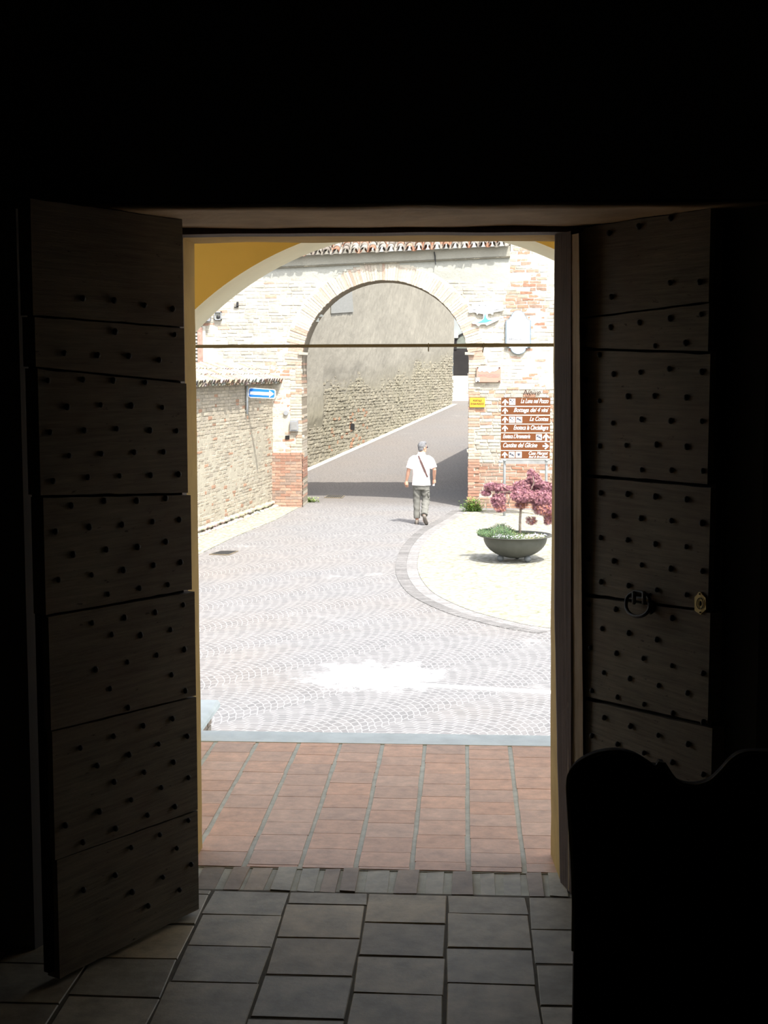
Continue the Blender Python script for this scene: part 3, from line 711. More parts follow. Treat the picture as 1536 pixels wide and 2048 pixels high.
# ragged footing stones along the side wall
mb = MB()
for i in range(70):
    u = (A-A2).length-1.5+i*.115
    if u > WL-.1: break
    for k in range(2):
        s = random.uniform(.05, .11); p = Vector((A2.x, A2.y, ST+.02+.10*k))+dv*(u+random.uniform(-.03, .03))+nr*random.uniform(.02, .08)*(1.6-k)
        mb.ball(p, (s, s*.8, s*.55), 7, 5, Matrix.Rotation(random.random()*3, 3, 'Z'), tuple(v*random.uniform(.85, 1.1) for v in (.60, .54, .43)))
struct(mb.build('wall_footing', 'brick', None, False))['label'] = 'rubble footing along the left wall'

# ------------------------------------------------------------------ wall beyond the gate
S0, S1 = G(620, 934), G(905, 808)
dv2 = Vector((S1.x-S0.x, S1.y-S0.y, 0)).normalized(); LL = (Vector((S1.x, S1.y, 0))-Vector((S0.x, S0.y, 0))).length
E = 5.0; S00 = Vector((S0.x, S0.y, 0))-dv2*E; ZB = ST-.1; HH = 7.4
def basez(u): return zg(S00.y+dv2.y*u)-ZB
def ccol(u, z):
    h = z-basez(u); n1 = nz(u*.5, z*.7, 61)
    c = mix((.52, .465, .35), (.46, .42, .325), random.random())
    if h < 1.2 and E+1.5 < u < E+6 and random.random() < .12: c = (.58, .32, .20)
    g = max(0, min(1, .35+n1)); c = mix(c, (.42, .39, .27), g*.5 if h < 2.2 else 0)
    k_ = random.uniform(.85, 1.1); return tuple(v*k_ for v in c)
def ccov(u, z):
    h = z-basez(u); t = min(1.0, max(0, (h-1.7-.5*nz(u*.6, z*.5, 71))/.9)); left = 1 if u < E+1.15 else 0
    return -.006+.075*max(t, left*min(1, max(0, (h-1.0)/.4)))+.014*nz(u*1.5, z*1.5, 72)
masonry('wall_lane', (S00.x, S00.y, ZB), dv2, LL+E, HH, .25, .105, ccol, lambda u, z: z < basez(u)-.15, prot=.018, rnd=.016, cover=ccov, grid=.085, rough=.022,
        mcol=lambda u, z: mix((.47, .43, .32), (.49, .455, .375), min(1, max(0, (z-basez(u)-1.5)))), label='tall rough stone wall of the lane beyond the gate')
nr2 = Vector((dv2.y, -dv2.x, 0)); mb = MB(); q = Vector((S00.x, S00.y, ZB))-nr2*.04; mb.prism([q, q+dv2*(LL+E), q+dv2*(LL+E)-nr2*.6, q-nr2*.6], (0, 0, HH), (.5, .46, .36)); struct(mb.build('wall_lane_core', 'mortar'))
# smoother grey patch, gutter strip and square hole
u0 = E+1.2
mb = MB(); 
a = P(660, 620, S0.y+1.0)
def onlane(px, py, off=0.0):
    d = ray(px, py); n_ = nr2; o_ = Vector((0, 0, EYE)); q_ = Vector((S0.x, S0.y, 0))+nr2*off
    t = (q_-o_).dot(n_)/d.dot(n_); return o_+d*t
mb.prism([onlane(662, 627, .085), onlane(706, 624, .085), onlane(700, 540, .085), onlane(662, 540, .085)], nr2*.02, (.43, .43, .40)); struct(mb.build('plaster_patch', 'mortar'))
mb = MB().prism([onlane(701, 859, .035), onlane(709, 860, .035), onlane(709, 848, .035), onlane(702, 846, .035)], nr2*.004); struct(mb.build('drain_hole', 'black'))
mb = MB(); pts = []
for i in range(30):
    u = i/29*(LL+E); q = Vector((S00.x, S00.y, 0))+dv2*u; pts.append(q)
vs = [v for q in pts for v in ((q.x, q.y, zg(q.y)+.01), (q.x+nr2.x*.22, q.y+nr2.y*.22, zg(q.y+nr2.y*.22)+.006))]
mb.add(vs, [(2*i, 2*i+1, 2*i+3, 2*i+2) for i in range(29)]); struct(mb.build('lane_gutter', 'ramp'))['label'] = 'pale gutter strip at the foot of the lane wall'
# house on the right of the lane (hidden behind the pier, shades the lane)
mb = MB(); zt2 = ST+5.6
mb.prism([(gr+.25, YW+THK, ST-.1), (.45, 38.0, ST-.1), (2.1, 45.5, ST-.1), (7, 45.5, ST-.1), (7, YW+THK, ST-.1)], (0, 0, zt2-ST), (.5, .4, .3)); struct(mb.build('lane_house', 'plaster'))['label'] = 'plastered house on the right of the lane'
# far end: pale ramp wall, rendered house with dark gate
YE = 64.0
a, b = P(900, 806, YE-3), P(960, 752, YE-3); mb = MB().prism([(a.x-1.0, YE-3, zg(YE-3)-.2), (b.x+2, YE-3, zg(YE-3)-.2), (b.x+2, YE-2.6, b.z), (a.x-1.0, YE-2.6, b.z)], (0, 2.6, 0)); struct(mb.build('ramp_wall', 'ramp'))['label'] = 'pale concrete ramp wall at the top of the lane'
fh = thing('far_house', 'grey rendered house with a dark arched gate at the top of the lane', 'building', (P(920, 752, YE).x, YE, P(920, 752, YE).z))
a, b = P(860, 752, YE), P(1010, 560, YE); MB().box((a.x, YE, a.z-.3), (b.x+2, YE+4, b.z+1.5)).build('wall', 'farw', fh)
q0 = P(907, 753, YE-.05); q1 = P(985, 753, YE-.05); ztp = P(907, 686, YE-.05).z; hw = (q1.x-q0.x)/2; cx_ = (q0.x+q1.x)/2
outl = [(q0.x, q0.z), (q1.x, q0.z)]+[(cx_+hw*math.cos(math.pi*i/16), ztp+.55*hw*2*.55*math.sin(math.pi*i/16)) for i in range(17)]
zgt = P(907, 697, YE).z
MB().prism([(q0.x, YE-.08, q0.z), (q1.x, YE-.08, q0.z), (q1.x, YE-.08, zgt), (q0.x, YE-.08, zgt)], (0, .04, 0)).build('gate', 'gate', fh)
mb = MB()
arc = outl[2:]
vs = [(x, YE-.1, z) for x, z in arc]+[(cx_+(x-cx_)*.86, YE-.1, ztp+(z-ztp)*.86) for x, z in arc]; mb.add(vs, [(i, i+1, 17+i+1, 17+i) for i in range(16)]); mb.box((q0.x, YE-.12, zgt-.05), (q0.x+.14, YE-.06, ztp+.02)); mb.build('gate_arch', 'gate', fh)
mb = MB(); mb.prism([(cx_+(x-cx_)*.86, YE-.07, ztp+(z-ztp)*.86) for x, z in arc]+[(q0.x+.1, YE-.07, zgt)]+[(q1.x, YE-.07, zgt)], (0, .03, 0)); mb.build('fanlight', 'fan', fh)
p = P(912, 665, YE-.1); MB().box((p.x-.1, YE-.18, p.z-.25), (p.x+.1, YE, p.z+.0)).build('wall_lamp', 'shutter', fh)

# ================================================================== THE DOORS
def leaf(name, label, hinge, near, zlo, zhi, gaps, studs, flip, hx, nx):
    """plank leaf standing on the line hinge-near; px corner columns hx(y), nx(y)"""
    H = Vector((hinge[0], hinge[1], 0)); Nn = Vector((near[0], near[1], 0)); d = (Nn-H).normalized()
    nrm = Vector((d.y, -d.x, 0)); 
    if nrm.y > 0: nrm = -nrm
    def on(px, py, off=0.0):
        r = ray(px, py); o_ = Vector((0, 0, EYE)); q_ = H+nrm*off; t = (q_-o_).dot(nrm)/r.dot(nrm); return o_+r*t
    t_ = thing(name, label, 'door', (H.x, H.y, zlo), kind='structure')
    ed = [None]+gaps+[None]; planks = MB(); th = .045
    hp = lambda y: on(hx(y), y); np_ = lambda y: on(nx(y), y)
    for i in range(len(ed)-1):
        if ed[i] is None: ztl = ztr = zhi; 
        else: pl, pr = on(hx(ed[i][0]), ed[i][0]+ed[i][2]/2), on(nx(ed[i][1]), ed[i][1]+ed[i][2]/2); ztl, ztr = pl.z, pr.z
        if ed[i+1] is None: zbl = zbr = zlo
        else: ql, qr = on(hx(ed[i+1][0]), ed[i+1][0]-ed[i+1][2]/2), on(nx(ed[i+1][1]), ed[i+1][1]-ed[i+1][2]/2); zbl, zbr = ql.z, qr.z
        ymid = 741+(EYE-(ztl+zbl)/2)/4.3*FPX
        a = (on(hx(ymid), ymid)); b = on(nx(ymid), ymid); n_ = 16; fr = []
        pts = []
        jj = random.uniform(-.004, .004)
        for k in range(n_+1):
            f = k/n_; q = a.lerp(b, f); pts.append((q.x, q.y, ztl+(ztr-ztl)*f-.0025*abs(nz(f*5, i*3))*2))
        for k in range(n_, -1, -1):
            f = k/n_; q = a.lerp(b, f); pts.append((q.x, q.y, zbl+(zbr-zbl)*f+.0025*abs(nz(f*6, i*3+9))*2))
        off = nrm*random.uniform(-.003, .003); planks.prism([Vector(p_)+off for p_ in pts], -nrm*th)
    pn = planks.build('planks', 'doorwood', t_)
    yb_ = 1100; a = on(hx(yb_)+(4 if flip > 0 else -6), yb_); b = on(nx(yb_), yb_); mb = MB()
    a = Vector((a.x, a.y, zlo+.02)); b = Vector((b.x, b.y, zlo+.02))
    mb.prism([a-nrm*.02, b-nrm*.02, b-nrm*.04, a-nrm*.04], (0, 0, zhi-zlo-.04)); mb.build('backing', 'black', t_)
    for px, py in studs:
        q = on(px, py, .004); s = MB(); rr = random.uniform(.0065, .0085)
        u_ = d.cross(nrm).normalized(); ring = []
        s.ball(q, (rr, rr, rr*1.15), 8, 6); s.build('stud', 'studm', t_, True)
    return t_, on, nrm, d
sc7 = lambda L: [(1080+x*456/1536, 380+y*456/1536) for x, y in L]
sc8 = lambda L: [(1080+x*456/1415, 980+y*456/1415) for x, y in L]
SR = sc7([(465,290),(665,245),(880,190),(480,720),(875,625),(1075,620),(475,925),(670,893),(875,865),(1085,838),(300,940),(775,1050),(980,1030),(400,1110),(305,1275),(495,1240),(675,1228),(870,1205),(1090,1225),(400,1420),(590,1390),(770,1388),(985,1398),(310,1580),(490,1570),(683,1545),(880,1555),(1090,1558),(400,1725),(580,1720),(785,1715),(987,1730),(320,1872),(493,1875),(685,1885),(885,1888),(1097,1892)])
SR += sc8([(375,18),(543,25),(715,40),(910,58),(295,155),(455,160),(625,175),(815,190),(1005,205),(375,295),(543,310),(715,335),(907,352),(302,425),(457,440),(630,465),(810,488),(1007,503),(378,570),(548,593),(725,620),(908,650),(302,710),(470,740),(820,795),(385,860),(550,887),(725,928),(312,978),(473,1013),(640,1045),(818,1090),(1010,1138),(395,1133),(557,1170),(735,1213),(915,1260),(320,1245),(480,1285),(645,1330),(825,1385),(1012,1440),(397,1413),(560,1465),(733,1522),(918,1577),(320,1525),(480,1578),(645,1632),(820,1690),(1012,1765)])
SL = [(x/2.559, 380+y/2.559) for x, y in [(425,555),(585,565),(740,590),(885,608),(590,725),(895,740),(330,835),(500,845),(660,850),(815,870),(245,975),(425,970),(580,975),(745,985),(345,1110),(517,1100),(673,1103),(832,1113),(257,1240),(433,1230),(598,1222),(768,1230),(905,1232),(355,1360),(520,1350),(688,1342),(838,1340),(272,1490),(450,1470),(613,1463),(772,1460),(915,1455),(535,1590),(700,1590),(848,1577),(365,1615),(285,1748),(458,1725),(625,1713),(782,1697),(918,1687),(375,1865),(545,1840),(705,1827),(850,1800),(300,1995),(470,1970),(632,1945),(787,1920),(925,1905),(715,2038),(860,2020)]]
SL += [(x*.4239, 1180+y*.4239) for x, y in [(510,20),(865,70),(733,105),(588,130),(435,155),(805,187),(663,213),(528,210),(870,280),(740,307),(602,340),(452,375),(810,400),(520,465),(875,475),(605,555),(815,607),(677,640),(537,690),(380,745),(885,690),(750,727),(610,777),(460,828),(820,812),(682,860),(540,905),(890,885),(762,932),(620,990),(470,1045),(827,1022),(697,1062),(890,1087),(310,1110),(547,1125),(755,1155),(392,1190),(835,1218),(620,1215),(903,1295),(545,1345),(770,1355),(395,1415),(625,1425),(848,1415),(700,1490)]]
def stepf(tab):
    def f(y):
        for i in range(len(tab)-1):
            if y <= tab[i+1][0]:
                t = max(0, (y-tab[i][0])/(tab[i+1][0]-tab[i][0])); return tab[i][1]+(tab[i+1][1]-tab[i][1])*t
        return tab[-1][1]
    return f
zhi = HF-.006
hl, nl = PZ(398, 1816, .02), PZ(125, 1953, .02)
leaf('door_1', 'dark studded plank door leaf standing open on the left', (hl.x, hl.y), (nl.x, nl.y), .015, zhi-.01,
     [(655, 632, 3), (765, 735, 4), (988, 993, 5), (1181, 1232, 5), (1392, 1462, 4), (1620, 1720, 2)], SL, -1, stepf([(445, 366), (640, 367), (764, 371), (990, 378), (1180, 386), (1395, 393), (1640, 397), (1810, 399)]), stepf([(400, 58), (1000, 84), (1955, 126)]))
nrx = P(1420, 1100, 3.84)
hrx = P(1157, 1100, YF-.02)
d2, onR, nR, dR = leaf('door_2', 'studded plank door leaf with ring handle standing open on the right', (hrx.x, hrx.y), (nrx.x, nrx.y), .015, zhi-.01,
     [(638, 605, 3), (698, 705, 5), (950, 972, 6), (1189, 1223, 5), (1395, 1452, 7)], SR, 1, stepf([(445, 1150), (800, 1154), (1200, 1162), (1700, 1168)]), stepf([(380, 1417), (1000, 1419), (2000, 1421)]))
# ring handle: two staples, twisted oval ring, striker
hs = MB()
def ov(px, py, off): return onR(px, py, off)
ring = []
for i in range(25):
    a = 2*math.pi*i/24; px = 1276+24*math.cos(a); py = 1211+22*math.sin(a)-(6 if math.sin(a) < 0 else 0); ring.append(ov(px, py, .03+.012*math.sin(a)))
rg = MB().tube(ring, .0055, 8).build('ring_handle', 'iron', d2, True)
mb = MB()
for px in (1268, 1288): mb.tube([ov(px, 1186, 0), ov(px, 1186, .03), ov(px, 1196, .042), ov(px, 1206, .03)], .006, 8)
mb.tube([ov(1262, 1190, .008), ov(1298, 1192, .008)], .012, 8, flat=.4); mb.build('handle_staples', 'iron', rg)
mb = MB(); mb.tube([ov(1303, 1205, 0), ov(1303, 1222, .012), ov(1300, 1226, .02)], [.012, .010, .006], 8); mb.build('striker_knob', 'iron', rg, True)
esc = MB()
pts = [(1389, 1194), (1394, 1189), (1397, 1184), (1401, 1184), (1405, 1190), (1411, 1196), (1412, 1219), (1405, 1225), (1401, 1229), (1396, 1226), (1389, 1221)]
esc.prism([ov(x, y, .006) for x, y in pts], -nR*.006)
ep = esc.build('keyhole_plate', 'brass', d2)
mb = MB(); r_ = [ov(1400+6.5*math.cos(2*math.pi*i/20), 1207+11*math.sin(2*math.pi*i/20), .008) for i in range(21)]; mb.tube(r_, .0012, 6); mb.build('keyhole_rim', 'iron', ep)
mb = MB(); mb.prism([ov(1400+1.6*math.cos(2*math.pi*i/12), 1207+5*math.sin(2*math.pi*i/12), .0075) for i in range(12)], -nR*.002); mb.build('keyhole', 'black', ep)
for q in ((1399, 1188), (1400, 1225)): MB().ball(ov(*q, .007), .0022, 8, 6).build('screw', 'iron', ep)
# door frame: posts and head
fr = thing('door_3', 'dark wooden door frame around the opening', 'door frame', (DR, YF, 0), kind='structure')
def post(name, xs0, xs1, y0, y1, mat, zt):
    mb = MB(); n = 30; vs = []
    for i in range(n+1):
        z = zt*i/n; px = 1800-(1800-468)*i/n; a = xs0(px)+.0018*nz(z*6, 2); b = xs1(px)+.0015*nz(z*7, 5)
        vs += [(a, y1-.03, z), (b, y0, z), (b, y1, z), (a, y1, z)]
    fs = [(4*i+k, 4*i+(k+1) % 4, 4*i+4+(k+1) % 4, 4*i+4+k) for i in range(n) for k in range(4)]; mb.add(vs, fs+[(0, 1, 2, 3)]); return mb.build(name, mat, fr)
pxX = lambda px, y: (px-930)/FPX*y
post('post', lambda p: P(1112+max(0, (p-1250)/550*11), p, YF).x, lambda p: P(1140, p, YF).x, YF-.04, YH, 'post', HF-.03)
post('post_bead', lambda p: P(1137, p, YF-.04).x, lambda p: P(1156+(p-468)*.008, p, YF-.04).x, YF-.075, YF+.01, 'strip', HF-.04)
MB().box((FL, YF-.01, 0), (P(362, 900, YF).x, YH, HF-.02)).build('post', 'post', fr)
mb = MB(); n = 30; vs = []
za = P(768, 467, YF).z
for i in range(n+1):
    x = FL+(FR-FL)*i/n; dz = .003*nz(x*4, 8); vs += [(x, YF-.02, za+dz), (x, YF-.02, HF+.02), (x, YH, HF+.02), (x, YH, za+dz)]
mb.add(vs, [(4*i+k, 4*i+4+k, 4*i+4+(k+1) % 4, 4*i+(k+1) % 4) for i in range(n) for k in range(4)]); mb.build('head', 'post', fr)

# tie rod across the porch arch, with two bits of wire hanging
mb = MB(); ry = 5.98; pts = []
for i in range(41):
    f = i/40; x = AL-.05+(AR-AL+.1)*f; px = 930+x/ry*FPX; z = P(768, 692.5-2.6*math.exp(-((px-930)/260)**2)*0-(px-392)*.003, ry).z; pts.append((x, ry, z))
tr = thing('tie_rod', 'thin dark iron tie rod stretched across the porch arch', 'rod', (AL, ry, zsp))
rads = [.0072+(.0016 if 24 <= i <= 26 else 0) for i in range(41)]
MB().tube(pts, rads, 10).build('rod', 'rod', tr, True)
for px, ln in ((857, 15), (968, 17)):
    p = P(px, 688, ry-.01); q = P(px-(0 if px < 900 else 3), 688+ln, ry-.01); MB().tube([p+Vector((0, 0, .004)), p.lerp(q, .3), q], [.002, .0025, .0022], 6).build('hanging_wire', 'rod', tr)

# ================================================================== PEW
pw = thing('church_pew', 'near-black wooden pew with scalloped high back at the right foreground', 'pew', (P(1138, 1800, 2.4).x, 2.4, 0))
YP = 2.42
prof = [(1146, 2048), (1148, 1900), (1149, 1800), (1146, 1720), (1141, 1640), (1137, 1575), (1139, 1552), (1148, 1536), (1165, 1521), (1190, 1509), (1218, 1503), (1245, 1503), (1270, 1510), (1290, 1521), (1306, 1532), (1314, 1533), (1320, 1525), (1328, 1526), (1340, 1545), (1352, 1560), (1366, 1568), (1385, 1571), (1405, 1569), (1425, 1560), (1445, 1541), (1463, 1521), (1482, 1508), (1505, 1504)]
prof = prof[:5]+smooth_pts(prof[5:14], 4)+prof[14:18]+smooth_pts(prof[18:], 4)
L = [P(x, y, YP) for x, y in prof]
xm = P(1570, 1500, YP).x
mir = [Vector((2*xm-p.x, p.y, p.z)) for p in reversed(L)]
top = L[1:]+mir[:-1]
mb = MB(); out = [Vector((L[0].x, YP, 0.0))]+top+[Vector((2*xm-L[0].x, YP, 0.0))]
mb.prism(out, (0, .024, 0)); mb.build('backrest', 'pew', pw)
mb = MB(); ctr = top
mb.tube([p+Vector((0, .004, -.003)) for p in ctr], .0045, 8); mb.build('top_moulding', 'pewedge', pw, True)
X0, X1 = L[0].x, 2*xm-L[0].x
MB().box((X0+.03, YP-.40, .42), (X1-.03, YP, .45)).build('seat', 'pew', pw)
for x in (X0+.03, X1-.065): MB().prism([(x, YP, 0), (x, YP-.42, 0), (x, YP-.40, .30), (x, YP-.42, .42), (x, YP-.38, .44), (x, YP, .44)], (.035, 0, 0)).build('end_panel', 'pew', pw)
MB().box((X0+.07, YP-.36, .12), (X1-.07, YP-.335, .42)).build('front_rail', 'pew', pw)

# ================================================================== SIGNS
# direction signpost
YS = 31.4
a, b = P(1002.5, 795, YS), P(1100.5, 812, YS)
foot = P(1012, 1040, YS)
sp = thing('direction_signpost', 'signpost with seven brown direction panels on two steel poles', 'signpost', (foot.x+.4, YS, ST))
for px in (1009.5, 1093.5):
    x = P(px, 900, YS).x; po = MB().tube([(x, YS+.05, ST), (x, YS+.05, P(px, 793, YS).z)], .030, 14).build('pole', 'galv', sp, True)
    MB().ball((x, YS+.02, P(px, 793.5, YS).z), (.034, .034, .034)).build('cap', 'galv', po, True)
    MB().ball((x, YS+.0, P(px, 920, YS).z), (.036, .04, .036)).build('clamp', 'galv', po, True)
rows = [(795.5, 811.5), (814, 829), (831.5, 847), (849, 864.5), (866.5, 881.5), (884, 900), (902, 917)]
words = [('La Luna nel Pozzo', 1041, 1096.5, 'R'), ('Bottega dei 4 vini', 1027, 1096.5, 'R'), ('La Contea', 1059, 1096.5, 'R'), ('Enoteca la Cinciallegra', 1027, 1096.5, 'R'), ("Enoteca L'Aromateria", 1006, 1060.5, 'L'), ('Cantina del Glicine', 1006.5, 1075, 'L'), ('Casa Margot', 1058, 1096.5, 'R')]
icons = [['fork'], [], ['fork', 'bed'], [], [], [], ['bed', 'cup']]
labs = ['first', 'second', 'third', 'fourth', 'fifth', 'sixth', 'seventh']
yf = YS-.012
def X(px): return P(px, 850, YS).x
def arrow_up(m, cx, zc, s, rot=0):
    pts = [(-.13, -.5), (.13, -.5), (.13, .08), (.42, -.22), (.5, -.02), (0, .5), (-.5, -.02), (-.42, -.22), (-.13, .08)]
    out = []
    for x, z in pts:
        if rot: x, z = z, -x
        out.append((cx+x*s, yf-.006, zc+z*s))
    m.prism(out, (0, .006, 0))
def icon(kind, cx, zc, s, par):
    q = MB().box((cx-s/2, yf-.005, zc-s/2), (cx+s/2, yf, zc+s/2)).build('pictogram_plate', 'white', par)
    m = MB(); y = yf-.008
    def bar(x0, z0, x1, z1, w_): 
        d = Vector((x1-x0, 0, z1-z0)).normalized(); n_ = Vector((-d.z, 0, d.x))*w_/2; A_ = Vector((cx+x0*s, y, zc+z0*s)); B_ = Vector((cx+x1*s, y, zc+z1*s)); m.prism([A_-n_*s, B_-n_*s, B_+n_*s, A_+n_*s], (0, .003, 0))
    if kind == 'fork':
        bar(-.36, -.36, .3, .3, .07); bar(.36, -.36, -.25, .25, .07); m.prism([(cx+s*(-.27+.12*math.cos(k)), y, zc+s*(.25+.14*math.sin(k))) for k in [i*.628 for i in range(10)]], (0, .003, 0)); bar(.22, .32, .32, .22, .14)
    elif kind == 'bed':
        bar(-.38, .14, .38, -.22, .14); bar(-.30, .30, -.05, .18, .16); bar(.0, .1, .3, -.04, .12); bar(-.36, .2, -.36, .0, .06); bar(.36, -.12, .36, -.34, .06)
    else:
        m.prism([(cx-.24*s, y, zc+.26*s), (cx-.17*s, y, zc-.18*s), (cx+.12*s, y, zc-.18*s), (cx+.2*s, y, zc+.26*s)], (0, .003, 0)); bar(.2, .18, .33, .12, .08); bar(.33, .14, .16, -.06, .07); bar(-.36, -.32, .36, -.32, .05)
    m.build('pictogram', 'ink', par) if False else None
    o = m.build('symbol', 'ink', par); return o
for i, ((y0, y1), (s, x0, x1, al)) in enumerate(zip(rows, words)):
    z0, z1 = P(1050, y1, YS).z, P(1050, y0, YS).z; zc = (z0+z1)/2; h = z1-z0
    pn = MB().box((a.x, YS-.012, z0), (b.x, YS+.02, z1)).build('sign_panel', 'signb', sp)
    mb = MB(); mb.box((a.x, YS-.010, z0-.026), (b.x, YS+.018, z0-.001)); mb.build('panel_rail', 'creamp', pn)
    m = MB()
    if i == 4: arrow_up(m, X(1092.5), zc, h*.95)
    elif i == 5: arrow_up(m, X(1092), zc, h*.8, 1)
    else: arrow_up(m, X(1010), zc-(.012 if i == 0 else 0), h*.78)
    m.build('arrow', 'white', pn)
    ic = icons[i]
    for k, kd in enumerate(ic): icon(kd, X(1024+14*k), zc, h*.78, pn)
    if i == 4: icon('bed', X(1078), zc, h*.78, pn)
    zt_ = zc-h*.16
    if i == 6:
        text('lettering', s, h*.60, 'white', pn, (X(x1), yf-.003, zc+h*.02), X(x1)-X(x0), .42, .001, 'RIGHT')
        text('lettering', 'Bed & Breakfast', h*.42, 'white', pn, (X(x1), yf-.003, zc-h*.40), X(x1)-X(x0), .42, .0005, 'RIGHT')
    elif al == 'R': text('lettering', s, h*.80, 'white', pn, (X(x1), yf-.003, zt_), X(x1)-X(x0), .42, .0012, 'RIGHT')
    else: text('lettering', s, h*.80, 'white', pn, (X(x0), yf-.003, zt_), X(x1)-X(x0), .42, .0012, 'LEFT')
z0, z1 = P(1050, 928, YS).z, P(1050, 920, YS).z
MB().box((a.x+.1, YS+.0, z0), (X(1108), YS+.02, z1)).build('blank_panel', 'steel', sp)
p = P(1001, 923, YS); t_ = thing('spot_lamp', 'small white lamp at the left end of the lowest sign rail', 'lamp', p)
MB().ball((p.x+.0, YS-.04, p.z), (.05, .05, .035)).build('housing', 'galv', t_, True); MB().ball((p.x-.02, YS-.07, p.z-.075), (.022, .025, .03)).build('bulb', 'white', t_, True); MB().tube([(p.x, YS-.04, p.z), (p.x+.09, YS+.03, p.z+.02)], .01, 8).build('arm', 'galv', t_)
p = P(1046, 790, YW-.05); o = text('wall_script', 'Neive', .19, 'script', None, p, P(1081, 790, YW).x-p.x, .5, 0.0)
tag(o, 'dark slanted script painted on the brick wall above the brown signs', 'lettering')

# yellow plaque
t_ = thing('yellow_plaque', 'small yellow plaque with dark capitals beside the gate arch', 'sign', P(955, 806, YW-.05))
a, b = P(939.5, 814.5, YW-.06), P(970, 795.5, YW-.06); MB().box((a.x, YW-.065, a.z), (b.x, YW-.02, b.z)).build('plate', 'yellow', t_)
w_ = b.x-a.x
text('lettering', 'PORTALE', .06, 'script', t_, ((a.x+b.x)/2, YW-.067, b.z-.09), w_*.55, 0, .001, 'CENTER'); text('lettering', 'DI SAN ROCCO', .065, 'script', t_, ((a.x+b.x)/2, YW-.067, b.z-.165), w_*.86, 0, .001, 'CENTER')
# pink plaque
t_ = thing('pink_plaque', 'pale pink stone plaque with screws between arch and brown signs', 'sign', P(977, 748, YW-.05))
a, b = P(953, 764, YW-.06), P(1001.5, 734, YW-.06); MB().box((a.x, YW-.09, a.z), (b.x, YW-.02, b.z)).build('plate', 'pink', t_)
text('lettering', 'CENTRO STORICO', .07, 'pinktext', t_, ((a.x+b.x)/2, YW-.092, P(0, 752, YW).z), (b.x-a.x)*.92, 0, .001, 'CENTER')
pts = [(956, 742), (956, 735), (997, 735), (997, 738), (993, 741), (988, 743), (984, 742), (979, 746), (974, 742), (968, 744), (964, 741), (960, 744)]
MB().prism([P(x, y, YW-.096) for x, y in pts], (0, .006, 0)).build('relief', 'white', t_)
MB().box((P(956, 0, YW).x, YW-.096, P(0, 763, YW).z), (P(964, 0, YW).x, YW-.09, P(0, 755.5, YW).z)).build('emblem', 'white', t_)
c_ = [P(974, 753.8, YW-.094), P(998, 753.8, YW-.094)]; MB().box((c_[0].x, YW-.094, c_[0].z-.006), (c_[1].x, YW-.09, c_[0].z)).build('rule_line', 'pinktext', t_)
for x, y in ((956, 735.5), (998.5, 735.5), (956, 762.5), (998.5, 762.5)): MB().ball(P(x, y, YW-.095), .016, 8, 6).build('screw', 'iron', t_, True)
# white scalloped plaque
t_ = thing('scalloped_plaque', 'tall white plaque with rounded shoulders and slate border on the brick wall', 'sign', P(1036, 665, YW-.05))
def scal(cx, cy, k):
    half = [(14.5*math.sin(i/8*1.45), 635-14.5*math.cos(i/8*1.45)) for i in range(9)]+[(17, 633.2)]+[(25.5-8.5*math.cos(i/5*math.pi/2), 633.2+7.5*math.sin(i/5*math.pi/2)) for i in range(1, 6)]+[(25.5, 694.5), (19.5, 694.8), (19.3, 696.5), (16, 696.5)]+[(15.5*math.cos(i/7*math.pi/2), 696.5+12.5*math.sin(i/7*math.pi/2)) for i in range(1, 8)]
    pts = [(cx+x*k, cy+(y-cy)*(1-(1-k)*.35)) for x, y in half]; return pts+[(2*cx-x, y) for x, y in reversed(pts[1:-1])]
MB().prism([P(x, y, YW-.07) for x, y in scal(1036.5, 665, 1.0)], (0, .04, 0)).build('border', 'edgeblue', t_)
MB().prism([P(x, y, YW-.08) for x, y in scal(1036.5, 665, .91)], (0, .02, 0)).build('face', 'white', t_)
text('lettering', 'Ristorante', .085, 'greyt', t_, (P(1023, 683, YW).x, YW-.082, P(0, 683, YW).z), .32, .1, .002) if False else None
mb = MB(); x0 = P(1023, 0, YW).x; x1 = P(1049, 0, YW).x; zz = P(0, 682, YW).z
for i in range(14):
    h = random.uniform(.035, .07) if i < 6 else random.uniform(.018, .04); xx = x0+(x1-x0)*i/14; mb.box((xx, YW-.083, zz), (xx+.016, YW-.079, zz+h))
mb.build('worn_lettering', 'greyt', t_)
# white tree-shaped sign
t_ = thing('tree_sign', 'white cut-out tree-shaped sign with turquoise trunk on the wall', 'sign', P(972, 628, YW-.05))
Z6 = lambda L: [(920+x*200/1536, 580+y*200/1536) for x, y in L]
crown = Z6([(185,200),(280,185),(400,190),(500,180),(620,195),(645,235),(625,270),(680,290),(640,320),(560,335),(515,345),(510,370),(490,378),(470,362),(420,368),(400,372),(360,370),(285,360),(265,378),(245,350),(200,345),(150,352),(130,335),(150,280),(175,255)])
base = Z6([(355,368),(425,368),(425,420),(470,435),(560,415),(600,425),(590,460),(520,495),(445,530),(410,545),(385,525),(320,530),(290,555),(265,545),(245,525),(200,520),(185,505),(205,490),(280,480),(350,445)])
MB().prism([P(x, y, YW-.075) for x, y in smooth_pts(crown+crown[:1], 4)[:-1]], (0, .05, 0)).build('crown', 'white', t_)
MB().prism([P(x, y, YW-.070) for x, y in smooth_pts(base+base[:1], 4)[:-1]], (0, .045, 0)).build('base', 'white', t_)
MB().prism([P(x, y, YW-.084) for x, y in Z6([(384,370),(394,370),(402,425),(430,455),(505,460),(440,480),(400,497),(260,502),(320,480),(365,440)])], (0, .012, 0)).build('trunk', 'teal', t_)
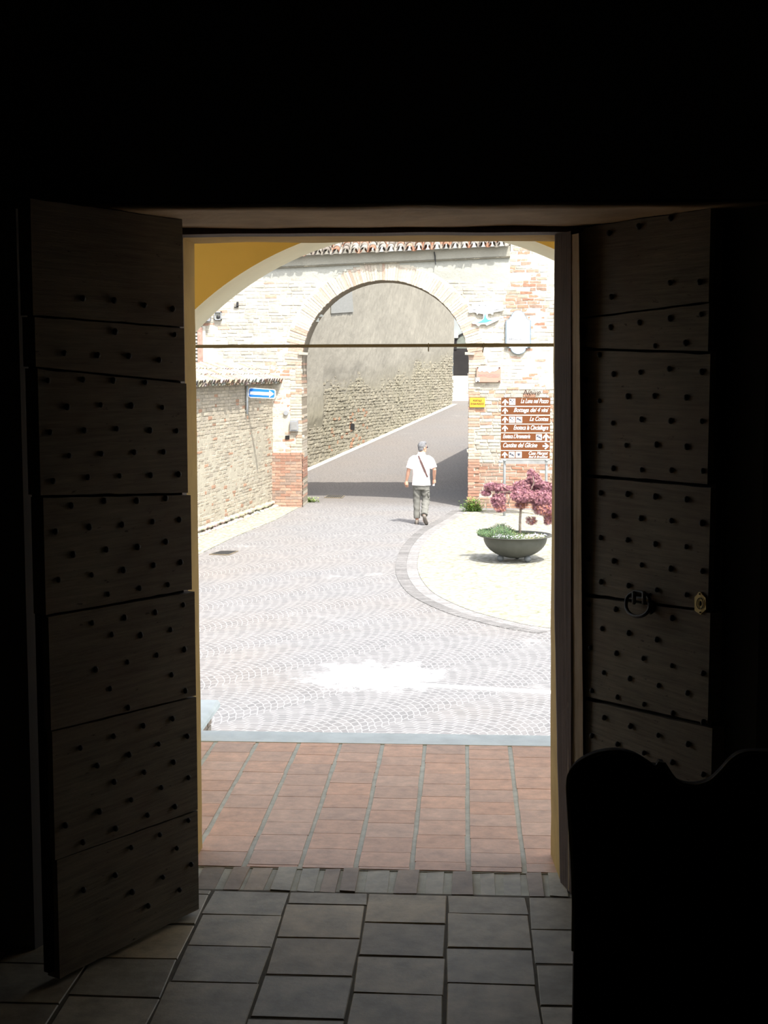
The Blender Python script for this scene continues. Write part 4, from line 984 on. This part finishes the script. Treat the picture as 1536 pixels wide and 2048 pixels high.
for L_ in ([(285,225),(318,238)], [(380,225),(405,242)], [(200,303),(240,300)], [(530,308),(570,300),(600,290)]): MB().tube([P(x, y, YW-.08) for x, y in Z6(L_)], .006, 6).build('line_mark', 'greyt', t_)

# one-way sign on post at the left
YN = 31.0
t_ = thing('one_way_sign', 'blue rectangular sign with white arrow on a grey post by the left wall', 'sign', P(493, 800, YN))
za = Z3 = lambda L: [(360+x*300/1536, 740+y*300/1536) for x, y in L]
def rr(L, k=0): return [P(x, y, YN-.03) for x, y in L]
outer = Z3([(708,183),(728,181),(955,197),(975,205),(980,222),(977,280),(968,292),(945,293),(718,283),(700,277),(697,262),(702,196)])
inner = Z3([(718,190),(735,188),(950,203),(966,210),(970,225),(967,272),(960,283),(940,284),(722,275),(708,268),(706,255),(710,200)])
MB().prism([P(x, y, YN-.03) for x, y in outer], (0, .02, 0)).build('plate_edge', 'white', t_)
pl = MB().prism([P(x, y, YN-.034) for x, y in inner], (0, .01, 0)).build('plate', 'blue', t_)
MB().prism([P(x, y, YN-.040) for x, y in Z3([(718,219),(915,229),(913,208),(962,245),(913,281),(914,262),(718,250)])], (0, .008, 0)).build('arrow', 'white', t_)
MB().tube([P(494, 772, YN), P(494, 828, YN)], .028, 10).build('post', 'galv', t_, True)
mb = MB(); w0 = P(494, 822, YN)
foot = w0-nr*1.0*((w0-Vector((A.x, A.y, w0.z))).dot(nr))
mb.tube([w0, foot-nr*.03], .016, 8); mb.build('wall_bracket', 'galv', t_); mb = MB(); w2 = P(494, 803, YN); f2_ = w2-nr*((w2-Vector((A.x, A.y, w2.z))).dot(nr)); mb.tube([w2, f2_-nr*.03], .014, 8)
mb.build('wall_bracket', 'galv', t_)
# drain grates
for px, nm in (((418, 1110), (442, 1103), (477, 1103), (458, 1111)), 'pale'), (((648, 996), (655, 991), (690, 992), (684, 997)), 'far'):
    lab = 'rusty rectangular drain cover in the cobbles near the left wall' if nm == 'pale' else 'dark drain cover in the shaded cobbles inside the gate arch'
    pts = [G(*q) for q in px]; t_ = thing('drain_cover', lab, 'drain cover', pts[0])
    mb = MB(); mb.prism([(q.x, q.y, zg(q.y)) for q in pts], (0, 0, .016)); mb.build('frame', 'grate', t_)
    mb = MB()
    for k in range(1, 9):
        f = k/9; a_ = pts[0].lerp(pts[3], f); b_ = pts[1].lerp(pts[2], f); a_, b_ = a_.lerp(b_, .1), a_.lerp(b_, .9); dd = (pts[3]-pts[0]).normalized()*.018
        mb.prism([(v.x, v.y, v.z+.015) for v in (a_-dd, b_-dd, b_+dd, a_+dd)], (0, 0, .006))
    mb.build('slots', 'iron', t_)

# ================================================================== PLANTER, MAPLE, HERBS
pc = G(1031, 1127); pc = Vector((pc.x, pc.y+.24, ST+.012))
S_ = pc.y/FPX
rim = (P(1108, 1075, pc.y).x-P(956, 1075, pc.y).x)/2; br_ = rim*.84; zr = P(1031, 1079, pc.y-rim).z-.035
t_ = thing('bowl_planter', 'big grey-green metal bowl planter on ball feet on the pale pebbles', 'planter', pc)
zb = pc.z+.055; H_ = zr-zb; pr = [(0.001, zb)]
for i in range(1, 15): a = i/14*math.pi/2; pr.append((br_*math.sin(a), zb+H_*(1-math.cos(a))))
pr += [(br_+.01, zr+.004), (rim-.02, zr+.022), (rim, zr+.030), (rim, zr+.042), (rim-.02, zr+.040), (br_-.01, zr+.02), (br_-.03, zr-.03), (br_-.06, zr-.12)]
bo = MB().lathe([(r_, z-pc.z) for r_, z in pr], pc, 64).build('bowl', 'bowl', t_, True)
mb = MB(); mb.lathe([(br_-.035, 0), (br_*.6, .03), (0.001, .05)], (pc.x, pc.y, zr-.05), 32); mb.build('soil', 'soil', t_, True)
for an in (200, 320, 80):
    q = Vector((pc.x+.27*math.cos(R(an)), pc.y+.27*math.sin(R(an)), pc.z+.058)); MB().ball(q, .060, 18, 12).build('ball_foot', 'ball', t_, True)
for o_ in (bo,): o_.rotation_euler = (0, 0, 0)
# maple: trunk, limbs, lacy foliage
tb = Vector((P(1040, 1062, pc.y).x, pc.y, zr)); 
mt = thing('maple_tree', 'small purple-leaved maple tree growing in the bowl planter', 'tree', tb)
def at(px, py, dy=0.0): return P(px, py, pc.y+dy)
fork = at(1042, 1010)
mb = MB(); mb.tube([tb-Vector((0, 0, .05)), at(1040, 1040), fork, at(1043, 995)], [.024, .021, .019, .016], 10)
limbs = [[(1042, 1005), (1060, 985), (1068, 965), (1066, 952)], [(1042, 1002), (1030, 990), (1018, 984), (1000, 984), (985, 990)], [(1016, 1008), (1020, 995), (1030, 988), (1040, 992)], [(1043, 1003), (1070, 992), (1090, 985), (1102, 990)], [(1042, 1006), (1062, 1005), (1085, 1010), (1095, 1025)], [(1000, 985), (990, 995), (992, 1010)], [(1030, 990), (1005, 972), (990, 970)], [(1068, 968), (1085, 968), (1100, 975)]]
for k, L_ in enumerate(limbs): mb.tube([at(x, y, (-.12, .0, .1, .12, -.15, 0, .1, .05)[k]*min(1, i*.5)) for i, (x, y) in enumerate(L_)], [.012, .009, .007, .005, .004][:len(L_)], 6)
mb.build('trunk', 'bark', mt, True)
blobs = [(985, 972, 17, 8, .0, 1.0), (972, 985, 9, 5, .0, .6), (1003, 978, 14, 12, .1, .8), (997, 1000, 15, 15, 0, 1.5), (1000, 1014, 12, 9, 0, .7), (1050, 972, 26, 13, .1, 2.0), (1068, 955, 13, 11, 0, 1.0), (1062, 945, 7, 7, 0, .4), (1088, 975, 18, 14, .1, 1.8), (1045, 990, 24, 14, -.15, 2.6), (1080, 995, 24, 16, -.1, 3.2), (1105, 990, 14, 24, .05, 2.0), (1085, 1015, 20, 14, -.1, 1.8), (1100, 1030, 13, 12, 0, .9), (1043, 1008, 12, 9, -.05, .5), (1062, 1040, 12, 9, .05, .28), (1095, 1042, 8, 6, .0, .2), (1020, 978, 14, 8, .1, .8), (1075, 965, 12, 9, 0, .8)]
mb = MB()
for bx, by, rx, rz_, dy, wgt in blobs:
    for _ in range(int(620*wgt)):
        while True:
            v = Vector((random.uniform(-1, 1), random.uniform(-1, 1), random.uniform(-1, 1)))
            if v.length < 1: break
        c = at(bx, by, dy)+Vector((v.x*rx*S_, v.y*rx*S_*.85, v.z*rz_*S_)); 
        if c.z < zr+.03: continue
        ax = Vector((random.uniform(-1, 1), random.uniform(-1, 1), random.uniform(-1.5, .1))).normalized(); sd_ = ax.orthogonal().normalized(); sd_.rotate(Matrix.Rotation(random.random()*6.28, 3, ax))
        col = random.choice([(.27, .115, .145), (.34, .16, .18), (.22, .09, .12), (.40, .20, .20), (.29, .14, .18)]); 
        if by > 1005 and random.random() < .35: col = (.45, .20, .13)
        for k in range(5):
            a = (k-2)*.5; t1 = ax*math.cos(a)+sd_*math.sin(a); n1 = t1.cross(ax.cross(sd_)).normalized(); l_ = .052*(1-.16*abs(k-2))*random.uniform(.8, 1.2); wd = .0030
            mb.add([c, c+t1*l_*.5+n1*wd, c+t1*l_, c+t1*l_*.5-n1*wd], [(0, 1, 2, 3)], col)
fo = mb.build('foliage', 'maple', mt)
# low planting in the bowl
mb = MB(); fl = MB()
def sprig(c, h, col, wd=.004, nl=14, lean=.25):
    d = Vector((random.uniform(-lean, lean), random.uniform(-lean, lean), 1)).normalized()
    for k in range(nl):
        p = c+d*h*(k/nl); a = random.random()*6.28; t1 = (Vector((math.cos(a), math.sin(a), .7))).normalized(); s1 = t1.orthogonal().normalized()*wd; l_ = .03
        mb.add([p-s1*.3, p+t1*l_*.5+s1, p+t1*l_, p+t1*l_*.5-s1], [(0, 1, 2, 3)], tuple(v*random.uniform(.75, 1.25) for v in col))
for _ in range(900):
    a = random.random()*6.28; r_ = math.sqrt(random.random())*(br_-.04); x, y = r_*math.cos(a), r_*math.sin(a); f = x/br_
    h = .05+.16*math.exp(-((f+.45)/.35)**2)+.04*random.random()
    if f < -.1: col = random.choice([(.10, .17, .07), (.14, .22, .08), (.09, .14, .075)])
    elif f < .25: col = random.choice([(.13, .18, .08), (.20, .26, .11)])
    else: col = random.choice([(.28, .30, .14), (.22, .28, .12), (.33, .33, .18)]); h *= .9
    sprig(Vector((pc.x+x, pc.y+y, zr-.03)), h, col)
for _ in range(240):                                     # sprigs spilling over the left rim
    a = math.pi+random.uniform(-.7, .7); r_ = br_+random.uniform(-.08, .10); sprig(Vector((pc.x+r_*math.cos(a), pc.y+r_*math.sin(a), zr+.02+random.uniform(0, .03))), .07, random.choice([(.10, .17, .07), (.12, .19, .08)]), lean=.8)
hb = mb.build('herb_planting', 'herb'); tag(hb, 'low green herbs filling the bowl planter around the maple trunk', 'plants', kind='stuff')
for _ in range(230):
    a = random.uniform(math.pi+.2, 2*math.pi-.05); r_ = br_*random.uniform(.55, 1.0); c = Vector((pc.x+r_*math.cos(a), pc.y+r_*math.sin(a), zr+random.uniform(.03, .075)))
    for k in range(4):
        t1 = Vector((math.cos(k*1.57), math.sin(k*1.57), .3))*.011; s1 = Vector((-t1.y, t1.x, 0))*.5; fl.add([c, c+t1*.6+s1, c+t1, c+t1*.6-s1], [(0, 1, 2, 3)])
    fl.add([c+Vector((-.007, 0, -.005)), c+Vector((.007, 0, -.005)), c+Vector((.007, 0, .007)), c+Vector((-.007, 0, .007))], [(0, 1, 2, 3)])
o = fl.build('small_flowers', 'petal'); tag(o, 'tiny white and lilac flowers along the front of the bowl planter', 'flowers', kind='stuff')
# weeds at the foot of the piers
def weed(pp, n, h, spread, label, cols):
    mb_ = MB()
    for _ in range(n):
        c = pp+Vector((random.gauss(0, spread), random.gauss(0, spread*.5), 0)); hh = h*random.uniform(.3, 1); a = random.random()*6.28
        for k in range(9):
            q = c+Vector((.03*math.cos(a)*k/4, .03*math.sin(a)*k/4, hh*k/8)); b_ = random.random()*6.28; t1 = Vector((math.cos(b_), math.sin(b_), .4))*.035; s1 = Vector((-t1.y, t1.x, 0))*.6
            mb_.add([q, q+t1*.5+s1, q+t1, q+t1*.5-s1], [(0, 1, 2, 3)], tuple(v*random.uniform(.8, 1.2) for v in random.choice(cols)))
    return tag(mb_.build('weed_clump', 'herb'), label, 'plant')
weed(G(946, 1023)+Vector((0, -.1, 0)), 170, .34, .10, 'bright green weed clump at the foot of the right gate pier', [(.22, .38, .07), (.16, .30, .06), (.30, .44, .10)])
weed(G(620, 1004)+Vector((0, -.05, 0)), 40, .12, .09, 'small green weed clump at the foot of the left gate pier', [(.35, .45, .15), (.28, .38, .12)])

# ================================================================== THE MAN
mp = G(842, 1048); HM = 1.0
man = thing('person', 'grey-haired man in white short-sleeved shirt walking away on the cobbles with shoulder strap', 'person', mp)
def mv(x, y, z): return (mp.x+x, mp.y+y, mp.z+z)
def V(*a): return Vector(mv(*a))
hd = Matrix.Rotation(R(-48), 3, 'Z')             # head turned to the right
hc = V(.025, .035, 1.635)
body = MB()
body.ball(hc+Vector((0, 0, .02)), (.074, .094, .102), 20, 14, hd)
body.ball(hc+hd @ Vector((0, .035, -.055)), (.055, .062, .065), 16, 10, hd)      # jaw
body.ball(hc+hd @ Vector((0, .100, -.015)), (.012, .018, .022), 10, 8, hd)       # nose
body.ball(hc+hd @ Vector((0, .088, .022)), (.048, .014, .012), 10, 8, hd)         # brow
body.ball(hc+hd @ Vector((0, .088, -.060)), (.022, .012, .008), 10, 8, hd)        # lips
for s in (-1, 1): body.ball(hc+hd @ Vector((s*.076, -.004, -.008)), (.010, .020, .032), 10, 8, hd)
body.tube([V(.0, .0, 1.40), V(.01, .015, 1.50), V(.02, .025, 1.60)], [.065, .055, .052], 16)
body.loft([(*mv(0, 0, .86), .155, .105), (*mv(0, 0, 1.05), .145, .10), (*mv(0, 0, 1.25), .165, .11), (*mv(0, 0, 1.38), .175, .10), (*mv(0, 0, 1.46), .12, .075), (*mv(0, .005, 1.50), .06, .06)])
# legs: left planted, right trailing with heel raised
lh, lk, la = V(-.085, 0, .88), V(-.095, .035, .50), V(-.085, -.01, .09)
rh, rk, ra = V(.085, -.01, .88), V(.10, .04, .50), V(.075, -.27, .20)
for h, k, a in ((lh, lk, la), (rh, rk, ra)): body.tube([h, h.lerp(k, .5), k, k.lerp(a, .35), a], [.082, .070, .052, .050, .034], 14)
body.tube([la, V(-.08, .0, .05)], .034, 10); body.tube([ra, V(.08, -.20, .10), V(.09, -.13, .05)], [.034, .034, .03], 10)
# arms
lsh, le, lw = V(-.19, -.01, 1.41), V(-.265, -.03, 1.16), V(-.315, .04, .92)
rsh, re, rw = V(.19, -.01, 1.41), V(.285, -.05, 1.17), V(.275, .10, .96)
for s, e, w3 in ((lsh, le, lw), (rsh, re, rw)): body.tube([s, s.lerp(e, .5), e, e.lerp(w3, .4), w3], [.052, .047, .039, .038, .026], 14)
def hand(wr, dirv, side, palmn, curl):
    d = Vector(dirv).normalized(); n_ = Vector(palmn).normalized(); s_ = d.cross(n_).normalized()*side
    body.tube([wr, wr+d*.045, wr+d*.085], [.026, .038, .042], 12, flat=.55 if abs(n_.x) < .5 else 1.0)
    for k, (off, ln) in enumerate(((-.033, .068), (-.011, .078), (.011, .074), (.032, .058))):
        b0 = wr+d*.080+s_*off; dd = d.copy(); pts = [b0]
        for j in range(3):
            dd = (dd+n_*curl*(j+1)*.5).normalized(); pts.append(pts[-1]+dd*ln*(.42, .33, .25)[j])
        body.tube(pts, [.0088, .0080, .0073, .0062], 8)
    t0 = wr+d*.030-s_*.026; body.tube([t0, t0+(d*.6-s_*.8).normalized()*.034, t0+(d*.6-s_*.8).normalized()*.034+(d*.9+n_*.3-s_*.2).normalized()*.030], [.0115, .0105, .0085], 8)
hand(lw, (.02, .10, -1), 1, (.5, .85, 0), .30)
hand(rw, (-.02, .35, -1), -1, (-.6, .4, -.1), .75)
bo_ = body.build('body', 'skin', man, True); fuse(bo_, .0042, 3)
# hair
hr = MB(); hr.ball(hc+hd @ Vector((0, -.016, .036)), (.083, .094, .098), 22, 16, hd); hr.ball(hc+hd @ Vector((0, -.045, -.025)), (.068, .055, .065), 18, 12, hd)
hr.ball(hc+hd @ Vector((.02, .03, .10)), (.05, .055, .035), 16, 10, hd)
for s in (-1, 1): hr.ball(hc+hd @ Vector((s*.066, -.0, .02)), (.016, .028, .03), 10, 8, hd)
hh = hr.build('hair', 'hair', man, True); fuse(hh, .006, 3, lambda c, n_: n_*.0045*nz(c.x*45, c.y*45, c.z*60))
gl_ = MB()
for s in (-1, 1): 
    q = hc+hd @ Vector((s*.033, .104, .008)); gl_.ball(q, (.026, .006, .018), 12, 8, hd)
    gl_.tube([hc+hd @ Vector((s*.06, .10, .012)), hc+hd @ Vector((s*.083, .05, .012)), hc+hd @ Vector((s*.084, -.01, .008))], .003, 6)
gl_.build('glasses', 'ink', man, True)
# shirt with short sleeves and collar
sh_ = MB()
sh_.loft([(*mv(.005, -.005, .83), .200, .145), (*mv(.003, 0, .93), .192, .138), (*mv(0, 0, 1.05), .180, .128), (*mv(0, 0, 1.20), .190, .130), (*mv(0, 0, 1.33), .205, .126), (*mv(0, 0, 1.42), .175, .104), (*mv(0, .004, 1.475), .10, .082), (*mv(.003, .008, 1.515), .072, .070)], 28)
for s, e, q_ in ((lsh, le, -1), (rsh, re, 1)): sh_.tube([V(q_*.10, 0, 1.415), V(q_*.155, -.002, 1.408), s.lerp(e, .12)+Vector((0, 0, -.012)), s.lerp(e, .32), s.lerp(e, .6), s.lerp(e, .86)], [.060, .066, .072, .072, .072, .075], 18)
shm = sh_.build('shirt', 'shirt', man, True); fuse(shm, .009, 5, lambda c, n_: n_*(.005*nz(c.x*9, c.y*9, c.z*7)+.003*nz(c.x*20, c.y*20, c.z*10)))
co_ = MB(); cc = V(.006, .012, 1.52); co_.add([(cc.x+r_*math.cos(a), cc.y+r_*math.sin(a)*.95, cc.z+z) for a in [2*math.pi*i/24 for i in range(24)] for r_, z in ((.070, -.02), (.064, .022), (.074, .018), (.084, -.028))],
    [(4*i+k, 4*i+(k+1) % 4, (4*i+4+(k+1) % 4) % 96, (4*i+4+k) % 96) for i in range(24) for k in range(4)]); co_.build('collar', 'shirt', man, True)
# trousers
tr_ = MB(); tr_.loft([(*mv(0, -.005, .74), .155, .115), (*mv(0, -.008, .84), .165, .125), (*mv(0, 0, .93), .165, .12)], 24)
tr_.tube([lh+Vector((0, 0, .02)), lh.lerp(lk, .5), lk, lk.lerp(la, .5), la+Vector((0, 0, .03))], [.094, .086, .076, .070, .068], 18)
tr_.tube([rh+Vector((0, 0, .02)), rh.lerp(rk, .5), rk, rk.lerp(ra, .5), ra+Vector((0, .01, .02))], [.096, .092, .084, .078, .076], 18)
tm = tr_.build('trousers', 'trouser', man, True)
def folds(c, n_):
    z = c.z-mp.z; a = .005*math.sin(z*70+8*(c.x-mp.x)+4*nz(c.x*9, c.y*9, c.z*5)) if .35 < z < .75 and c.x > mp.x else .003*math.sin(z*45+5*nz(c.x*8, c.y*8, c.z*4))
    return n_*(a+.004*nz(c.x*14, c.y*14, c.z*11))
fuse(tm, .009, 4, folds)
pk = MB().ball(V(.160, -.01, .635), (.024, .058, .075), 14, 10); pk.build('cargo_pocket', 'trouser', tm, True); MB().ball(V(.160, -.012, .690), (.027, .060, .014), 12, 8).build('pocket_flap', 'trouser', tm)
mbk = MB(); mbk.tube([mv(lk.x-mp.x+.074*math.cos(a), lk.y-mp.y+.074*math.sin(a), .47) for a in [2*math.pi*i/20 for i in range(21)]], .005, 6); mbk.build('knee_seam', 'trouser', tm, True)
# shoes
def shoe(heel, toe, w0):
    d = toe-heel; t = MB(); t.tube([heel-d*.04+Vector((0, 0, .032)), heel+d*.15+Vector((0, 0, .038)), heel+d*.5+Vector((0, 0, .03)), heel+d*.85+Vector((0, 0, .024)), heel+d*1.02+Vector((0, 0, .02))], [.030, .040, .044, .040, .02], 14)
    t.ball(heel+d*.12+Vector((0, 0, .05)), (.038, .045, .045)); o = t.build('shoe', 'shoe', man, True); fuse(o, .007, 3)
    s = MB(); side = d.cross(Vector((0, 0, 1))).normalized(); up = side.cross(d).normalized(); pts = [(-.06, .0), (-.03, .030), (.2, .036), (.5, .040), (.8, .044), (1.0, .030), (1.05, 0)]
    ol = [heel+d*f+side*w for f, w in pts]+[heel+d*f-side*w for f, w in reversed(pts[1:-1])]; s.prism([p-up*.003 for p in ol], up*.024); s.build('sole', 'sole', o)
shoe(V(-.085, -.06, .004), V(-.10, .19, .004), .04)
shoe(V(.075, -.335, .165), V(.125, -.20, .008), .04)
# strap across the back and small bag at the front
st = MB(); path = []
for i in range(41):
    a = 2*math.pi*i/40
    s_ = math.cos(a)                                   # -1 right hip .. 1 left shoulder
    x = -.10*s_+.045; z = 1.24+.235*s_; 
    wx = .185; yy = -math.sqrt(max(0, 1-(min(.97, abs(x)/.2))**2))*.142*(1 if z < 1.40 else .80)
    y = yy if math.sin(a) >= 0 else -yy
    y *= min(1, abs(math.sin(a))*3.2)
    path.append((x, y, z))
n_ = len(path); vs = []
for i, (x, y, z) in enumerate(path):
    w3 = .016 if not (6 < i < 14) else .022; dx, dz = (.92*w3, .39*w3)
    vs += [mv(x-dx, y*1.0, z-dz), mv(x+dx, y*1.0, z+dz), mv(x+dx, y*1.05+(-.005 if y < 0 else .005), z+dz), mv(x-dx, y*1.05+(-.005 if y < 0 else .005), z-dz)]
st.add(vs, [(4*i+k, 4*i+(k+1) % 4, 4*i+4+(k+1) % 4, 4*i+4+k) for i in range(n_-1) for k in range(4)]); st.build('shoulder_strap', 'leather', man)
q = rw+Vector((-.012, .03, -.115)); o = MB().obox(q-Vector((.022, .004, .035)), (.044, .006, 0), (0, .008, 0), (.006, 0, .055)).build('folded_leaflet', 'white'); tag(o, 'small white folded leaflet held in the right hand of the walking man', 'leaflet')
